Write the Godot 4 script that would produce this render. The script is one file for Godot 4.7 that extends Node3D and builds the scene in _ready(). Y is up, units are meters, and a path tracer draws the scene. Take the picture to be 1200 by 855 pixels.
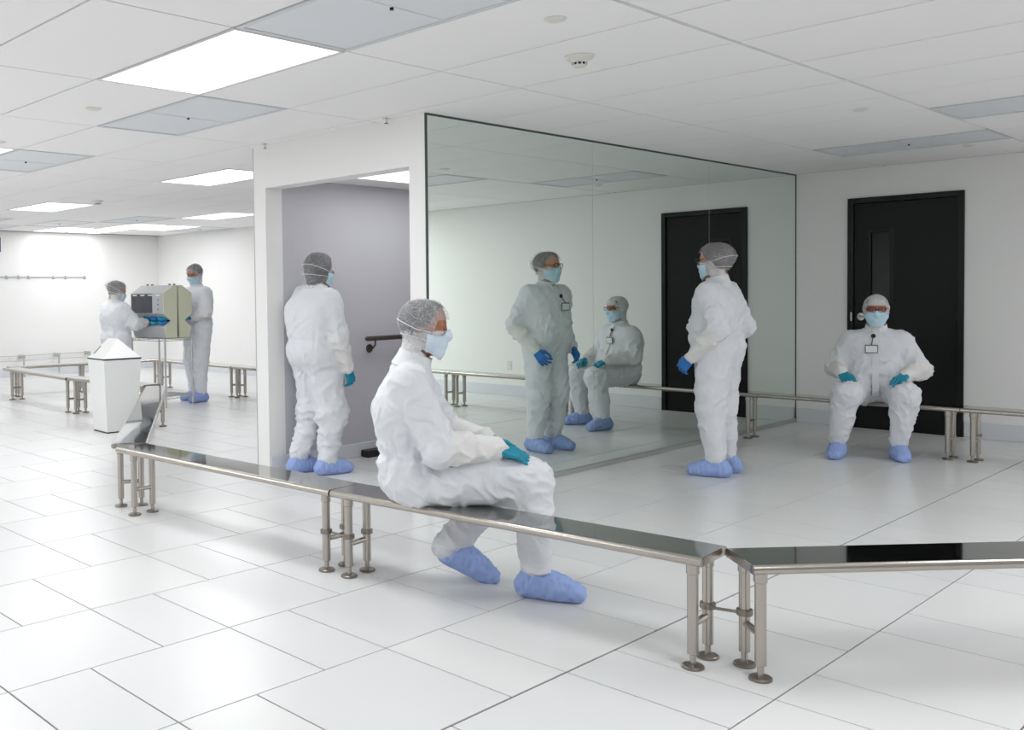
extends Node3D
# A cleanroom gowning area: people in white coveralls, steel benches, a mirror wall, a black door.
# World: x runs along the mirror wall, z across it (minus z is the far left of the picture), y up, metres.

const CEIL := 2.393
const GX := 0.6096      # ceiling module along x
const GZ := 1.2192      # ceiling module along z
const MIR := -0.80      # plane of the mirror
const FX := 0.714       # plane of the wall with the opening
const WX := 5.829       # plane of the wall with the black door
const TU := 0.2918      # half a floor tile
const TR := 0.5925      # row of floor tiles
const HB := 0.40        # height of the benches

var M := {}
var taken := {}
var noise := FastNoiseLite.new()
var cam_t := Transform3D(Vector3(0.7388, -0.0132, 0.6738), Vector3(0.0316, 0.9994, -0.0151), Vector3(-0.6732, 0.0325, 0.7388), Vector3(-3.4595, 1.3119, 3.2526))
const FPX := 1118.98
const CPX := Vector2(432.73, 378.89)


# ------------------------------------------------------------------ mesh building
class MB:
	var v := PackedVector3Array()
	var n := PackedVector3Array()
	var c := PackedColorArray()
	var uv := PackedVector2Array()
	var ix := PackedInt32Array()

	func p(a: Vector3, nn: Vector3) -> int:
		v.append(a)
		n.append(nn)
		return v.size() - 1

	func t(a: int, b: int, d: int) -> void:      # counter-clockwise from outside
		ix.append(a)
		ix.append(d)
		ix.append(b)

	func tri(a: Vector3, b: Vector3, d: Vector3) -> void:
		var nn := (b - a).cross(d - a).normalized()
		t(p(a, nn), p(b, nn), p(d, nn))

	func quad(a: Vector3, b: Vector3, d: Vector3, e: Vector3) -> void:
		var nn := (d - a).cross(e - b).normalized()
		var i := p(a, nn)
		p(b, nn)
		p(d, nn)
		p(e, nn)
		t(i, i + 1, i + 2)
		t(i, i + 2, i + 3)

	func box(lo: Vector3, hi: Vector3, b := 0.0, tf := Transform3D()) -> void:
		var ce := (lo + hi) / 2.0
		var h := (hi - lo) / 2.0
		b = minf(b, minf(h.x, minf(h.y, h.z)) * 0.9)
		for ax in 3:
			for s in [-1.0, 1.0]:
				var a1 := (ax + 1) % 3
				var a2 := (ax + 2) % 3
				var q := []
				for k in [[-1, -1], [1, -1], [1, 1], [-1, 1]]:
					var w := Vector3.ZERO
					w[ax] = s * h[ax]
					w[a1] = k[0] * (h[a1] - b)
					w[a2] = k[1] * (h[a2] - b)
					q.append(tf * (ce + w))
				if s > 0:
					quad(q[0], q[1], q[2], q[3])
				else:
					quad(q[3], q[2], q[1], q[0])
		if b <= 0.0:
			return
		for ax in 3:
			var a1 := (ax + 1) % 3
			var a2 := (ax + 2) % 3
			for s1 in [-1.0, 1.0]:
				for s2 in [-1.0, 1.0]:
					var q := []
					for k in [[-1, 0], [1, 0], [1, 1], [-1, 1]]:
						var w := Vector3.ZERO
						w[ax] = k[0] * (h[ax] - b)
						w[a1] = s1 * (h[a1] - (b if k[1] == 1 else 0.0))
						w[a2] = s2 * (h[a2] - (0.0 if k[1] == 1 else b))
						q.append(tf * (ce + w))
					if s1 * s2 < 0:
						quad(q[3], q[2], q[1], q[0])
					else:
						quad(q[0], q[1], q[2], q[3])
		for sx in [-1.0, 1.0]:
			for sy in [-1.0, 1.0]:
				for sz in [-1.0, 1.0]:
					var a := tf * (ce + Vector3(sx * h.x, sy * (h.y - b), sz * (h.z - b)))
					var d := tf * (ce + Vector3(sx * (h.x - b), sy * h.y, sz * (h.z - b)))
					var e := tf * (ce + Vector3(sx * (h.x - b), sy * (h.y - b), sz * h.z))
					if sx * sy * sz > 0:
						tri(a, d, e)
					else:
						tri(a, e, d)

	func tube(path: Array, r, segs := 12, caps := true, closed := false) -> void:
		var m := path.size()
		var up := Vector3.UP
		var base := v.size()
		for i in m:
			var a: Vector3 = path[(i - 1 + m) % m] if closed else path[maxi(i - 1, 0)]
			var b: Vector3 = path[(i + 1) % m] if closed else path[mini(i + 1, m - 1)]
			var d := (b - a).normalized()
			if i == 0:
				up = Vector3.UP if absf(d.y) < 0.9 else Vector3.RIGHT
			var s := d.cross(up).normalized()
			up = s.cross(d).normalized()
			var rr: float = r[i] if r is Array else r
			for k in segs:
				var an := TAU * k / segs
				var w := s * cos(an) + up * sin(an)
				p(path[i] + w * rr, w)
		var rings := m if closed else m - 1
		for i in rings:
			for k in segs:
				var k2 := (k + 1) % segs
				var a := base + i * segs
				var b := base + ((i + 1) % m) * segs
				t(a + k, b + k, b + k2)
				t(a + k, b + k2, a + k2)
		if caps and not closed:
			for e in [0, m - 1]:
				var d: Vector3 = (path[0] - path[1]).normalized() if e == 0 else (path[m - 1] - path[m - 2]).normalized()
				var ci := p(path[e], d)
				var ring := []
				for k in segs:
					ring.append(p(v[base + e * segs + k], d))
				for k in segs:
					var k2 := (k + 1) % segs
					if e == 0:
						t(ci, ring[k2], ring[k]) if false else t(ci, ring[k], ring[k2])
					else:
						t(ci, ring[k2], ring[k])

	func lathe(prof: Array, segs := 16, tf := Transform3D()) -> void:      # prof: Vector2(radius, y), bottom to top on the outside
		for i in prof.size() - 1:
			var a: Vector2 = prof[i]
			var b: Vector2 = prof[i + 1]
			var d := b - a
			var nn := Vector2(d.y, -d.x).normalized()
			var base := v.size()
			for k in segs + 1:
				var an := TAU * k / segs
				var w := Vector3(cos(an), 0, sin(an))
				var no := (tf.basis * (w * nn.x + Vector3(0, nn.y, 0))).normalized()
				p(tf * (w * a.x + Vector3(0, a.y, 0)), no)
				p(tf * (w * b.x + Vector3(0, b.y, 0)), no)
			for k in segs:
				var q := base + k * 2
				t(q, q + 1, q + 3)
				t(q, q + 3, q + 2)

	func extrude(poly: PackedVector2Array, z0: float, z1: float, tf := Transform3D()) -> void:    # poly counter-clockwise in xy, z1 > z0
		var tr := Geometry2D.triangulate_polygon(poly)
		for i in range(0, tr.size(), 3):
			var a := poly[tr[i]]
			var b := poly[tr[i + 1]]
			var d := poly[tr[i + 2]]
			if (b - a).cross(d - a) < 0:
				var sw := b
				b = d
				d = sw
			tri(tf * Vector3(a.x, a.y, z1), tf * Vector3(b.x, b.y, z1), tf * Vector3(d.x, d.y, z1))
			tri(tf * Vector3(a.x, a.y, z0), tf * Vector3(d.x, d.y, z0), tf * Vector3(b.x, b.y, z0))
		for i in poly.size():
			var a := poly[i]
			var b := poly[(i + 1) % poly.size()]
			quad(tf * Vector3(a.x, a.y, z0), tf * Vector3(b.x, b.y, z0), tf * Vector3(b.x, b.y, z1), tf * Vector3(a.x, a.y, z1))

	func smooth() -> void:      # normals from the faces round each vertex
		var nn := PackedVector3Array()
		nn.resize(v.size())
		for i in range(0, ix.size(), 3):
			var a := ix[i]
			var b := ix[i + 2]
			var d := ix[i + 1]
			var f := (v[b] - v[a]).cross(v[d] - v[a])
			nn[a] += f
			nn[b] += f
			nn[d] += f
		for i in nn.size():
			nn[i] = nn[i].normalized()
		n = nn

	func mesh(mat: Material) -> ArrayMesh:
		var arr := []
		arr.resize(Mesh.ARRAY_MAX)
		arr[Mesh.ARRAY_VERTEX] = v
		arr[Mesh.ARRAY_NORMAL] = n
		arr[Mesh.ARRAY_INDEX] = ix
		if c.size() == v.size():
			arr[Mesh.ARRAY_COLOR] = c
		if uv.size() == v.size():
			arr[Mesh.ARRAY_TEX_UV] = uv
		var m := ArrayMesh.new()
		m.add_surface_from_arrays(Mesh.PRIMITIVE_TRIANGLES, arr)
		m.surface_set_material(0, mat)
		return m


# ------------------------------------------------------------------ distance fields of tapered capsules, meshed as surface nets
class Field:
	var a := PackedVector3Array()
	var d := PackedVector3Array()
	var il := PackedFloat32Array()
	var ra := PackedFloat32Array()
	var rb := PackedFloat32Array()
	var kk := PackedFloat32Array()
	var tag := PackedInt32Array()
	var floor_n := Vector3.ZERO     # optional cutting plane
	var floor_d := 0.0
	var lo := Vector3(1e9, 1e9, 1e9)
	var hi := Vector3(-1e9, -1e9, -1e9)

	func bone(p: Vector3, q: Vector3, r0: float, r1: float, k := 0.02, tg := 0) -> void:
		a.append(p)
		d.append(q - p)
		il.append(1.0 / maxf((q - p).length_squared(), 1e-9))
		ra.append(r0)
		rb.append(r1 - r0)
		kk.append(k)
		tag.append(tg)
		var r := maxf(r0, r1) + 0.01
		for w in [p, q]:
			lo = lo.min(w - Vector3(r, r, r))
			hi = hi.max(w + Vector3(r, r, r))

	func at(p: Vector3) -> float:
		var s := 1e3
		for i in a.size():
			var w := p - a[i]
			var e := d[i]
			var t := clampf(w.dot(e) * il[i], 0.0, 1.0)
			var x := (w - e * t).length() - ra[i] - rb[i] * t
			var k := kk[i]
			var h := k - absf(s - x)
			if h > 0.0:
				s = minf(s, x) - h * h * 0.25 / k
			elif x < s:
				s = x
		if floor_n != Vector3.ZERO:
			s = maxf(s, floor_d - floor_n.dot(p))
		return s

	func bone_at(p: Vector3, i: int) -> float:
		var w := p - a[i]
		var t := clampf(w.dot(d[i]) * il[i], 0.0, 1.0)
		return (w - d[i] * t).length() - ra[i] - rb[i] * t

	func march(from: Vector3, dir: Vector3, off := 0.0, steps := 14) -> Vector3:    # walks along dir until it meets the surface
		var p := from
		for i in steps:
			var x := at(p) - off
			if x < 0.0006:
				break
			p += dir * x * 0.95
		return p

	func net(mb: MB, cell: float) -> int:      # returns the index of the first new vertex
		var first := mb.v.size()
		var o := lo - Vector3(cell, cell, cell) * 1.5
		var sz := (hi - lo) / cell
		var bx := int(sz.x / 4) + 2
		var by := int(sz.y / 4) + 2
		var bz := int(sz.z / 4) + 2
		var nx := bx * 4 + 1
		var ny := by * 4 + 1
		var nz := bz * 4 + 1
		var val := PackedFloat32Array()
		val.resize(nx * ny * nz)
		var known := PackedByteArray()
		known.resize(nx * ny * nz)
		var cellv := PackedInt32Array()
		cellv.resize(nx * ny * nz)
		cellv.fill(-1)
		var blocks := PackedInt32Array()
		var lim := cell * 4.0 * 0.9 + 0.02
		for k in bz:
			for j in by:
				for i in bx:
					var x := at(o + Vector3(i * 4 + 2, j * 4 + 2, k * 4 + 2) * cell)
					if absf(x) > lim:
						continue
					blocks.append(i)
					blocks.append(j)
					blocks.append(k)
					for kz in range(k * 4, k * 4 + 5):
						for jy in range(j * 4, j * 4 + 5):
							var row := (kz * ny + jy) * nx
							for ixx in range(i * 4, i * 4 + 5):
								if known[row + ixx] == 0:
									known[row + ixx] = 1
									val[row + ixx] = at(o + Vector3(ixx, jy, kz) * cell)
		var sy := nx
		var sz2 := nx * ny
		var corner := [0, 1, sy, sy + 1, sz2, sz2 + 1, sz2 + sy, sz2 + sy + 1]
		var cv: Array[Vector3] = []
		for q in 8:
			cv.append(Vector3(q & 1, (q >> 1) & 1, (q >> 2) & 1))
		var edges := [[0, 1], [2, 3], [4, 5], [6, 7], [0, 2], [1, 3], [4, 6], [5, 7], [0, 4], [1, 5], [2, 6], [3, 7]]
		for b in range(0, blocks.size(), 3):
			for kz in range(blocks[b + 2] * 4, blocks[b + 2] * 4 + 4):
				for jy in range(blocks[b + 1] * 4, blocks[b + 1] * 4 + 4):
					for ixx in range(blocks[b] * 4, blocks[b] * 4 + 4):
						var at0 := (kz * ny + jy) * nx + ixx
						var m := 0
						for q in 8:
							if val[at0 + corner[q]] < 0.0:
								m |= 1 << q
						if m == 0 or m == 255:
							continue
						var sum := Vector3.ZERO
						var cnt := 0
						for e in edges:
							var e0: int = e[0]
							var e1: int = e[1]
							if ((m >> e0) & 1) != ((m >> e1) & 1):
								var v0 := val[at0 + corner[e0]]
								var v1 := val[at0 + corner[e1]]
								sum += cv[e0].lerp(cv[e1], v0 / (v0 - v1))
								cnt += 1
						cellv[at0] = mb.p(o + (Vector3(ixx, jy, kz) + sum / cnt) * cell, Vector3.UP)
		var step := [1, sy, sz2]
		for b in range(0, blocks.size(), 3):
			for kz in range(blocks[b + 2] * 4, blocks[b + 2] * 4 + 4):
				for jy in range(blocks[b + 1] * 4, blocks[b + 1] * 4 + 4):
					for ixx in range(blocks[b] * 4, blocks[b] * 4 + 4):
						var at0 := (kz * ny + jy) * nx + ixx
						if cellv[at0] < 0:
							continue
						var s0 := val[at0] < 0.0
						for ax in 3:
							var s1: bool = val[at0 + step[ax]] < 0.0
							if s0 == s1:
								continue
							var u: int = step[(ax + 1) % 3]
							var w: int = step[(ax + 2) % 3]
							if at0 - u - w < 0:
								continue
							var q0 := cellv[at0 - u - w]
							var q1 := cellv[at0 - w]
							var q2 := cellv[at0]
							var q3 := cellv[at0 - u]
							if q0 < 0 or q1 < 0 or q3 < 0:
								continue
							if s0:
								mb.t(q0, q1, q2)
								mb.t(q0, q2, q3)
							else:
								mb.t(q0, q2, q1)
								mb.t(q0, q3, q2)
		return first


# ------------------------------------------------------------------ scene tree helpers
func numbered(called: String) -> String:
	var k: int = taken.get(called, 0)
	taken[called] = k + 1
	return called if k == 0 else "%s_%03d" % [called, k]


func thing(called: String, label: String, category: String, at := Vector3.ZERO, turn := 0.0, group := "") -> Node3D:
	var o := Node3D.new()
	o.name = numbered(called)
	add_child(o)
	o.position = at
	o.rotation.y = turn
	o.set_meta("label", label)
	o.set_meta("category", category)
	if group:
		o.set_meta("group", group)
	return o


func part(parent: Node3D, called: String, mb: MB, mat: Material, label := "") -> MeshInstance3D:
	return inst(parent, called, mb.mesh(mat), label)


func inst(parent: Node3D, called: String, mesh: Mesh, label := "", at := Transform3D()) -> MeshInstance3D:
	var o := MeshInstance3D.new()
	o.name = called
	o.mesh = mesh
	o.transform = at
	parent.add_child(o, true)
	if label:
		o.set_meta("label", label)
	return o


func solo(called: String, label: String, category: String, mb: MB, mat: Material, group := "") -> MeshInstance3D:
	var o := inst(self, numbered(called), mb.mesh(mat), label)
	o.set_meta("category", category)
	if group:
		o.set_meta("group", group)
	return o


func struct(called: String, mb: MB, mat: Material, label: String, category: String) -> MeshInstance3D:
	var o := inst(self, called, mb.mesh(mat), label)
	o.set_meta("kind", "structure")
	o.set_meta("category", category)
	return o


func slab(lo: Vector3, hi: Vector3, b := 0.0) -> MB:
	var mb := MB.new()
	mb.box(lo, hi, b)
	return mb


func mat(rgb: Color, rough := 0.5, metal := 0.0, spec := 0.5) -> StandardMaterial3D:
	var m := StandardMaterial3D.new()
	m.albedo_color = rgb
	m.roughness = rough
	m.metallic = metal
	m.metallic_specular = spec
	return m


func noise_tex(freq: float, lo: Color, hi: Color, octaves := 4, seed_ := 1, bump := false) -> NoiseTexture2D:
	var fn := FastNoiseLite.new()
	fn.seed = seed_
	fn.frequency = freq
	fn.fractal_octaves = octaves
	var tx := NoiseTexture2D.new()
	tx.width = 512
	tx.height = 512
	tx.seamless = true
	tx.noise = fn
	if bump:
		tx.as_normal_map = true
		tx.bump_strength = 2.0
	else:
		var g := Gradient.new()
		g.set_color(0, lo)
		g.set_color(1, hi)
		tx.color_ramp = g
	return tx


func fibre_tex(seed_: int, base: float, lines: int) -> ImageTexture:      # thin crossing fibres of a hair net, the alpha is the cover
	var im := Image.create(256, 256, true, Image.FORMAT_RGBA8)
	var cover := PackedFloat32Array()
	cover.resize(256 * 256)
	cover.fill(base)
	var rng := RandomNumberGenerator.new()
	rng.seed = seed_
	for l in lines:
		var p := Vector2(rng.randf() * 256, rng.randf() * 256)
		var an := rng.randf() * TAU
		var w := rng.randf_range(0.08, 0.38)
		for s in rng.randi_range(60, 190):
			an += rng.randf_range(-0.12, 0.12)
			p += Vector2(cos(an), sin(an))
			var i := (posmod(int(p.y), 256)) * 256 + posmod(int(p.x), 256)
			cover[i] = minf(0.95, cover[i] + w)
	for i in cover.size():
		im.set_pixel(i % 256, i / 256, Color(1, 1, 1, cover[i]))
	im.generate_mipmaps()
	return ImageTexture.create_from_image(im)


func project(p: Vector3) -> Vector3:      # pixel in the 1200 x 855 frame and the depth
	var q := cam_t.affine_inverse() * p
	return Vector3(CPX.x + FPX * q.x / -q.z, CPX.y - FPX * q.y / -q.z, -q.z)


# ------------------------------------------------------------------ start
func _ready() -> void:
	noise.seed = 7
	noise.frequency = 1.0
	noise.fractal_type = FastNoiseLite.FRACTAL_NONE
	set_camera_and_light()
	make_materials()
	build_shell()
	build_floor()
	build_ceiling()
	build_mirror()
	build_door()
	build_corridor()
	build_benches()
	build_far_room()
	build_people()


func set_camera_and_light() -> void:
	var cam := Camera3D.new()
	cam.name = "camera"
	cam.near = 0.1
	cam.far = 60.0
	cam.projection = Camera3D.PROJECTION_FRUSTUM
	cam.size = 855.0 / FPX * cam.near
	cam.frustum_offset = Vector2((600.0 - CPX.x) / FPX, -(427.5 - CPX.y) / FPX) * cam.near
	cam.transform = cam_t.orthonormalized()
	add_child(cam)
	cam.current = true
	var e := Environment.new()
	e.background_mode = Environment.BG_COLOR
	e.background_color = Color(0, 0, 0)
	e.tonemap_mode = Environment.TONE_MAPPER_LINEAR
	e.tonemap_exposure = 1.06
	e.sdfgi_enabled = true
	e.ssao_enabled = true
	e.ssil_enabled = true
	var w := WorldEnvironment.new()
	w.name = "environment"
	w.environment = e
	add_child(w)


const PANEL_ENERGY := 2.0      # of a ceiling light panel


func share(l: int, rr: int) -> float:      # how strongly the panels of each area run
	if rr >= 10:
		return 0.22
	if rr >= 8:
		return 0.75
	if rr < 0:
		return 1.3 if rr < -1 else 1.1
	if l < -5:
		return 1.1 if rr == 2 else 3.2
	return 0.8


func make_materials() -> void:
	M.wall = mat(Color(0.965, 0.962, 0.955), 0.55)
	M.ceil = mat(Color(0.975, 0.97, 0.965), 0.8)
	M.tee = mat(Color(0.86, 0.855, 0.85), 0.6)
	M.plenum = mat(Color(0.75, 0.74, 0.72), 0.9)
	M.base = mat(Color(0.89, 0.90, 0.92), 0.45)
	M.grey = mat(Color(0.80, 0.793, 0.82), 0.5)
	M.grout = mat(Color(0.44, 0.40, 0.40), 0.8)
	M.tiles = []
	for k in 3:
		var m := mat(Color(0.893, 0.893, 0.892).lerp(Color(0.879, 0.880, 0.884), k * 0.5), 0.28, 0.0, 0.5)
		M.tiles.append(m)
	var steel := mat(Color(0.71, 0.685, 0.655), 0.27, 1.0)
	M.steel = steel
	M.polish = mat(Color(0.66, 0.665, 0.66), 0.045, 1.0)
	M.foot = mat(Color(0.56, 0.53, 0.50), 0.35, 1.0)
	M.mirror = mat(Color(0.93, 0.96, 0.942), 0.0, 1.0)
	M.edge = mat(Color(0.28, 0.30, 0.30), 0.4, 0.4)
	M.trim = mat(Color(0.74, 0.745, 0.74), 0.4, 0.5)
	M.black = mat(Color(0.07, 0.068, 0.072), 0.38, 0.0, 0.35)
	M.black_frame = mat(Color(0.06, 0.058, 0.062), 0.35, 0.0, 0.4)
	M.dark_glass = mat(Color(0.05, 0.05, 0.055), 0.03)
	M.chrome = mat(Color(0.82, 0.82, 0.82), 0.18, 1.0)
	M.bronze = mat(Color(0.42, 0.38, 0.36), 0.38, 0.85)
	M.vent = mat(Color(0.945, 0.955, 0.97), 0.5)
	M.vent.albedo_texture = noise_tex(0.35, Color(0.90, 0.90, 0.90), Color(1, 1, 1), 2, 5)
	M.vent.uv1_triplanar = true
	M.vent.uv1_world_triplanar = true
	M.vent.uv1_scale = Vector3(1.6, 1.6, 1.6)
	M.vent_frame = mat(Color(0.84, 0.845, 0.855), 0.45, 0.1)
	M.plastic = mat(Color(0.90, 0.89, 0.86), 0.4)
	M.dark = mat(Color(0.06, 0.06, 0.07), 0.4)
	M.white = mat(Color(0.93, 0.935, 0.93), 0.32)
	M.cream = mat(Color(0.84, 0.85, 0.75), 0.4)
	M.panel_grey = mat(Color(0.74, 0.745, 0.755), 0.3)
	M.panel_dark = mat(Color(0.33, 0.335, 0.36), 0.22)
	M.purple = mat(Color(0.25, 0.08, 0.42), 0.4)
	var lm := mat(Color(0.97, 0.97, 0.97), 0.4)
	lm.emission_enabled = true
	lm.emission = Color(0.99, 0.995, 1.0)
	lm.emission_energy_multiplier = 1.6
	M.light = lm
	var fab := mat(Color(1, 1, 1), 0.75, 0.0, 0.3)
	fab.vertex_color_use_as_albedo = true
	fab.rim_enabled = true
	fab.rim = 0.25
	M.suit = fab
	M.flap = mat(Color(0.90, 0.905, 0.915), 0.65, 0.0, 0.3)
	M.teal = mat(Color(0.02, 0.56, 0.67), 0.42)
	M.blue_glove = mat(Color(0.13, 0.45, 0.74), 0.42)
	var sc := mat(Color(0.61, 0.70, 0.91), 0.6)
	M.cover = sc
	M.mask = mat(Color(0.77, 0.89, 0.95), 0.7)
	M.mask_pale = mat(Color(0.84, 0.90, 0.95), 0.7)
	M.strap = mat(Color(0.88, 0.89, 0.9), 0.7)
	M.hair_dark = mat(Color(0.22, 0.22, 0.235), 0.75)
	M.hair_brown = mat(Color(0.33, 0.31, 0.31), 0.75)
	M.hair_grey = mat(Color(0.40, 0.385, 0.38), 0.75)
	for k in ["net", "net_fine", "net_thick"]:
		var m := mat(Color(0.93, 0.93, 0.94), 0.8)
		m.transparency = BaseMaterial3D.TRANSPARENCY_ALPHA
		m.albedo_texture = fibre_tex(3 + k.length(), {"net": 0.20, "net_fine": 0.14, "net_thick": 0.62}[k], {"net": 230, "net_fine": 150, "net_thick": 240}[k])
		m.uv1_scale = Vector3(3, 2, 1)
		M[k] = m
	M.skin_a = skin(Color(0.66, 0.43, 0.33))
	M.skin_b = skin(Color(0.78, 0.58, 0.48))
	M.card = mat(Color(0.92, 0.93, 0.93), 0.3)
	M.card_frame = mat(Color(0.45, 0.46, 0.47), 0.35)


func skin(c: Color) -> StandardMaterial3D:
	var m := mat(c, 0.5)
	m.subsurf_scatter_enabled = true
	m.subsurf_scatter_strength = 0.1
	return m


# ------------------------------------------------------------------ the room
func build_shell() -> void:
	var top := CEIL
	struct("wall_left", slab(Vector3(-6.15, 0, -12.3), Vector3(-6, top, 8)), M.wall, "plain white wall on the left of the room", "wall")
	struct("wall_back", slab(Vector3(-6.15, 0, 8), Vector3(WX + 0.15, top, 8.15)), M.wall, "plain white wall behind the viewpoint", "wall")
	struct("wall_far", slab(Vector3(-6.15, 0, -12.45), Vector3(5.65, top, -12.3)), M.wall, "white end wall of the far bright room with the hook rail", "wall")
	struct("wall_far_side", slab(Vector3(5.5, 0, -12.3), Vector3(5.65, top, -2.583)), M.wall, "white side wall of the far bright room", "wall")
	var mb := MB.new()
	mb.box(Vector3(WX, 0, -0.946), Vector3(WX + 0.15, top, -0.317))
	mb.box(Vector3(WX, 0, 0.639), Vector3(WX + 0.15, top, 8.0))
	mb.box(Vector3(WX, 2.12, -0.317), Vector3(WX + 0.15, top, 0.639))
	struct("wall_right", mb, M.wall, "grey-white wall around the black door", "wall")
	mb = MB.new()
	mb.box(Vector3(FX, 0, -2.583), Vector3(FX + 0.15, top, -2.438))
	mb.box(Vector3(FX, 0, -0.946), Vector3(FX + 0.15, top, MIR - 0.008))
	mb.box(Vector3(FX, 2.085, -2.438), Vector3(FX + 0.15, top, -0.946))
	struct("wall_front", mb, M.wall, "white wall end with a square doorless opening beside the mirror", "wall")
	struct("wall_mirror", slab(Vector3(FX + 0.15, 0, -0.946), Vector3(WX, top, MIR - 0.008)), M.wall, "partition wall that carries the mirror", "wall")
	mb = MB.new()
	mb.box(Vector3(FX + 0.15, 0, -2.583), Vector3(5.5, top, -2.438))
	mb.box(Vector3(5.35, 0, -2.438), Vector3(5.5, 2.16, -0.946))
	struct("wall_corridor", mb, M.grey, "lavender grey wall inside the opening behind the handrail", "wall")
	struct("baseboard_right", slab(Vector3(WX - 0.012, 0, 0.645), Vector3(WX, 0.14, 8.0), 0.003), M.base, "pale baseboard right of the black door", "baseboard")
	struct("baseboard_mirror_corner", slab(Vector3(WX - 0.012, 0, MIR + 0.012), Vector3(WX, 0.14, -0.323), 0.003), M.base, "pale baseboard between the mirror and the black door", "baseboard")
	struct("baseboard_corridor", slab(Vector3(FX + 0.01, 0, -2.438), Vector3(5.35, 0.11, -2.426), 0.003), M.base, "pale baseboard along the lavender wall inside the opening", "baseboard")
	struct("baseboard_far", slab(Vector3(-6, 0, -12.3), Vector3(5.5, 0.14, -12.288), 0.003), M.base, "pale baseboard under the hook rail wall", "baseboard")
	struct("baseboard_far_side", slab(Vector3(5.488, 0, -12.288), Vector3(5.5, 0.14, -2.583), 0.003), M.base, "pale baseboard on the side wall of the far room", "baseboard")


func build_floor() -> void:
	var fl := struct("floor", slab(Vector3(-6.0, -0.2, -12.3), Vector3(WX, -0.004, 8.0)), M.grout, "glossy white tiled floor with thin grey joints", "floor")
	var meshes := []
	for w in [1, 2]:
		for k in 3:
			var mb := MB.new()
			var g := 0.0030
			mb.box(Vector3(g, -0.012, g), Vector3(TU * w - g, 0.0, TR - g), 0.0005)
			meshes.append(mb.mesh(M.tiles[k]))
	var rng := RandomNumberGenerator.new()
	rng.seed = 11
	var spots := []
	var z0 := -1.069
	for row in range(-20, 17):
		var za := z0 + (row - 1) * TR
		if za + TR < -12.28 or za > 7.98:
			continue
		for u in range(-16, 28):
			var ph := posmod(u - (row - 1), 3)      # 0: half tile, 1: first half of a whole tile
			if ph == 2:
				continue
			var w := 1 if ph == 0 else 2
			var xa := -1.955 + u * TU
			var full := xa >= -6.0 and xa + w * TU <= WX and za >= -12.3 and za + TR <= 8.0
			var ce := Vector3(xa + w * TU / 2, 0, za + TR / 2)
			var q := project(ce)
			var score := 0.0
			if full and q.z > 0.3 and q.x > -120 and q.x < 1320 and q.y > 0 and q.y < 1000:
				score = w / (q.z * q.z * q.z)
			spots.append([score, Vector3(xa, 0, za), w, rng.randi_range(0, 2)])
	spots.sort_custom(func(a, b): return a[0] > b[0])
	var rest := MB.new()
	for i in spots.size():
		var s: Array = spots[i]
		var wide := absf(s[1].z - (z0 + 4 * TR)) < 0.01
		var at: Vector3 = s[1]
		if i < 298:
			var o := inst(fl, "floor_tile", meshes[(s[2] - 1) * 3 + s[3]])
			o.position = at + (Vector3(0, 0, 0.004) if wide else Vector3.ZERO)
			if wide:
				o.scale.z = (TR - 0.004) / TR
		else:
			var b0 := (at + Vector3(0.0030, -0.012, 0.0030)).max(Vector3(-6.0, -1, -12.3))
			var b1 := (at + Vector3(s[2] * TU - 0.0030, 0, TR - 0.0030)).min(Vector3(WX, 1, 8.0))
			if b1.x - b0.x > 0.01 and b1.z - b0.z > 0.01:
				rest.box(b0, b1)
	var ro := part(fl, "distant_floor_tiles", rest, M.tiles[0])
	ro.set_meta("kind", "stuff")


func cell_x(l: float) -> float:
	return l * GX


func cell_z(rr: float) -> float:
	return -(rr - 2.0) * GZ


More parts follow.
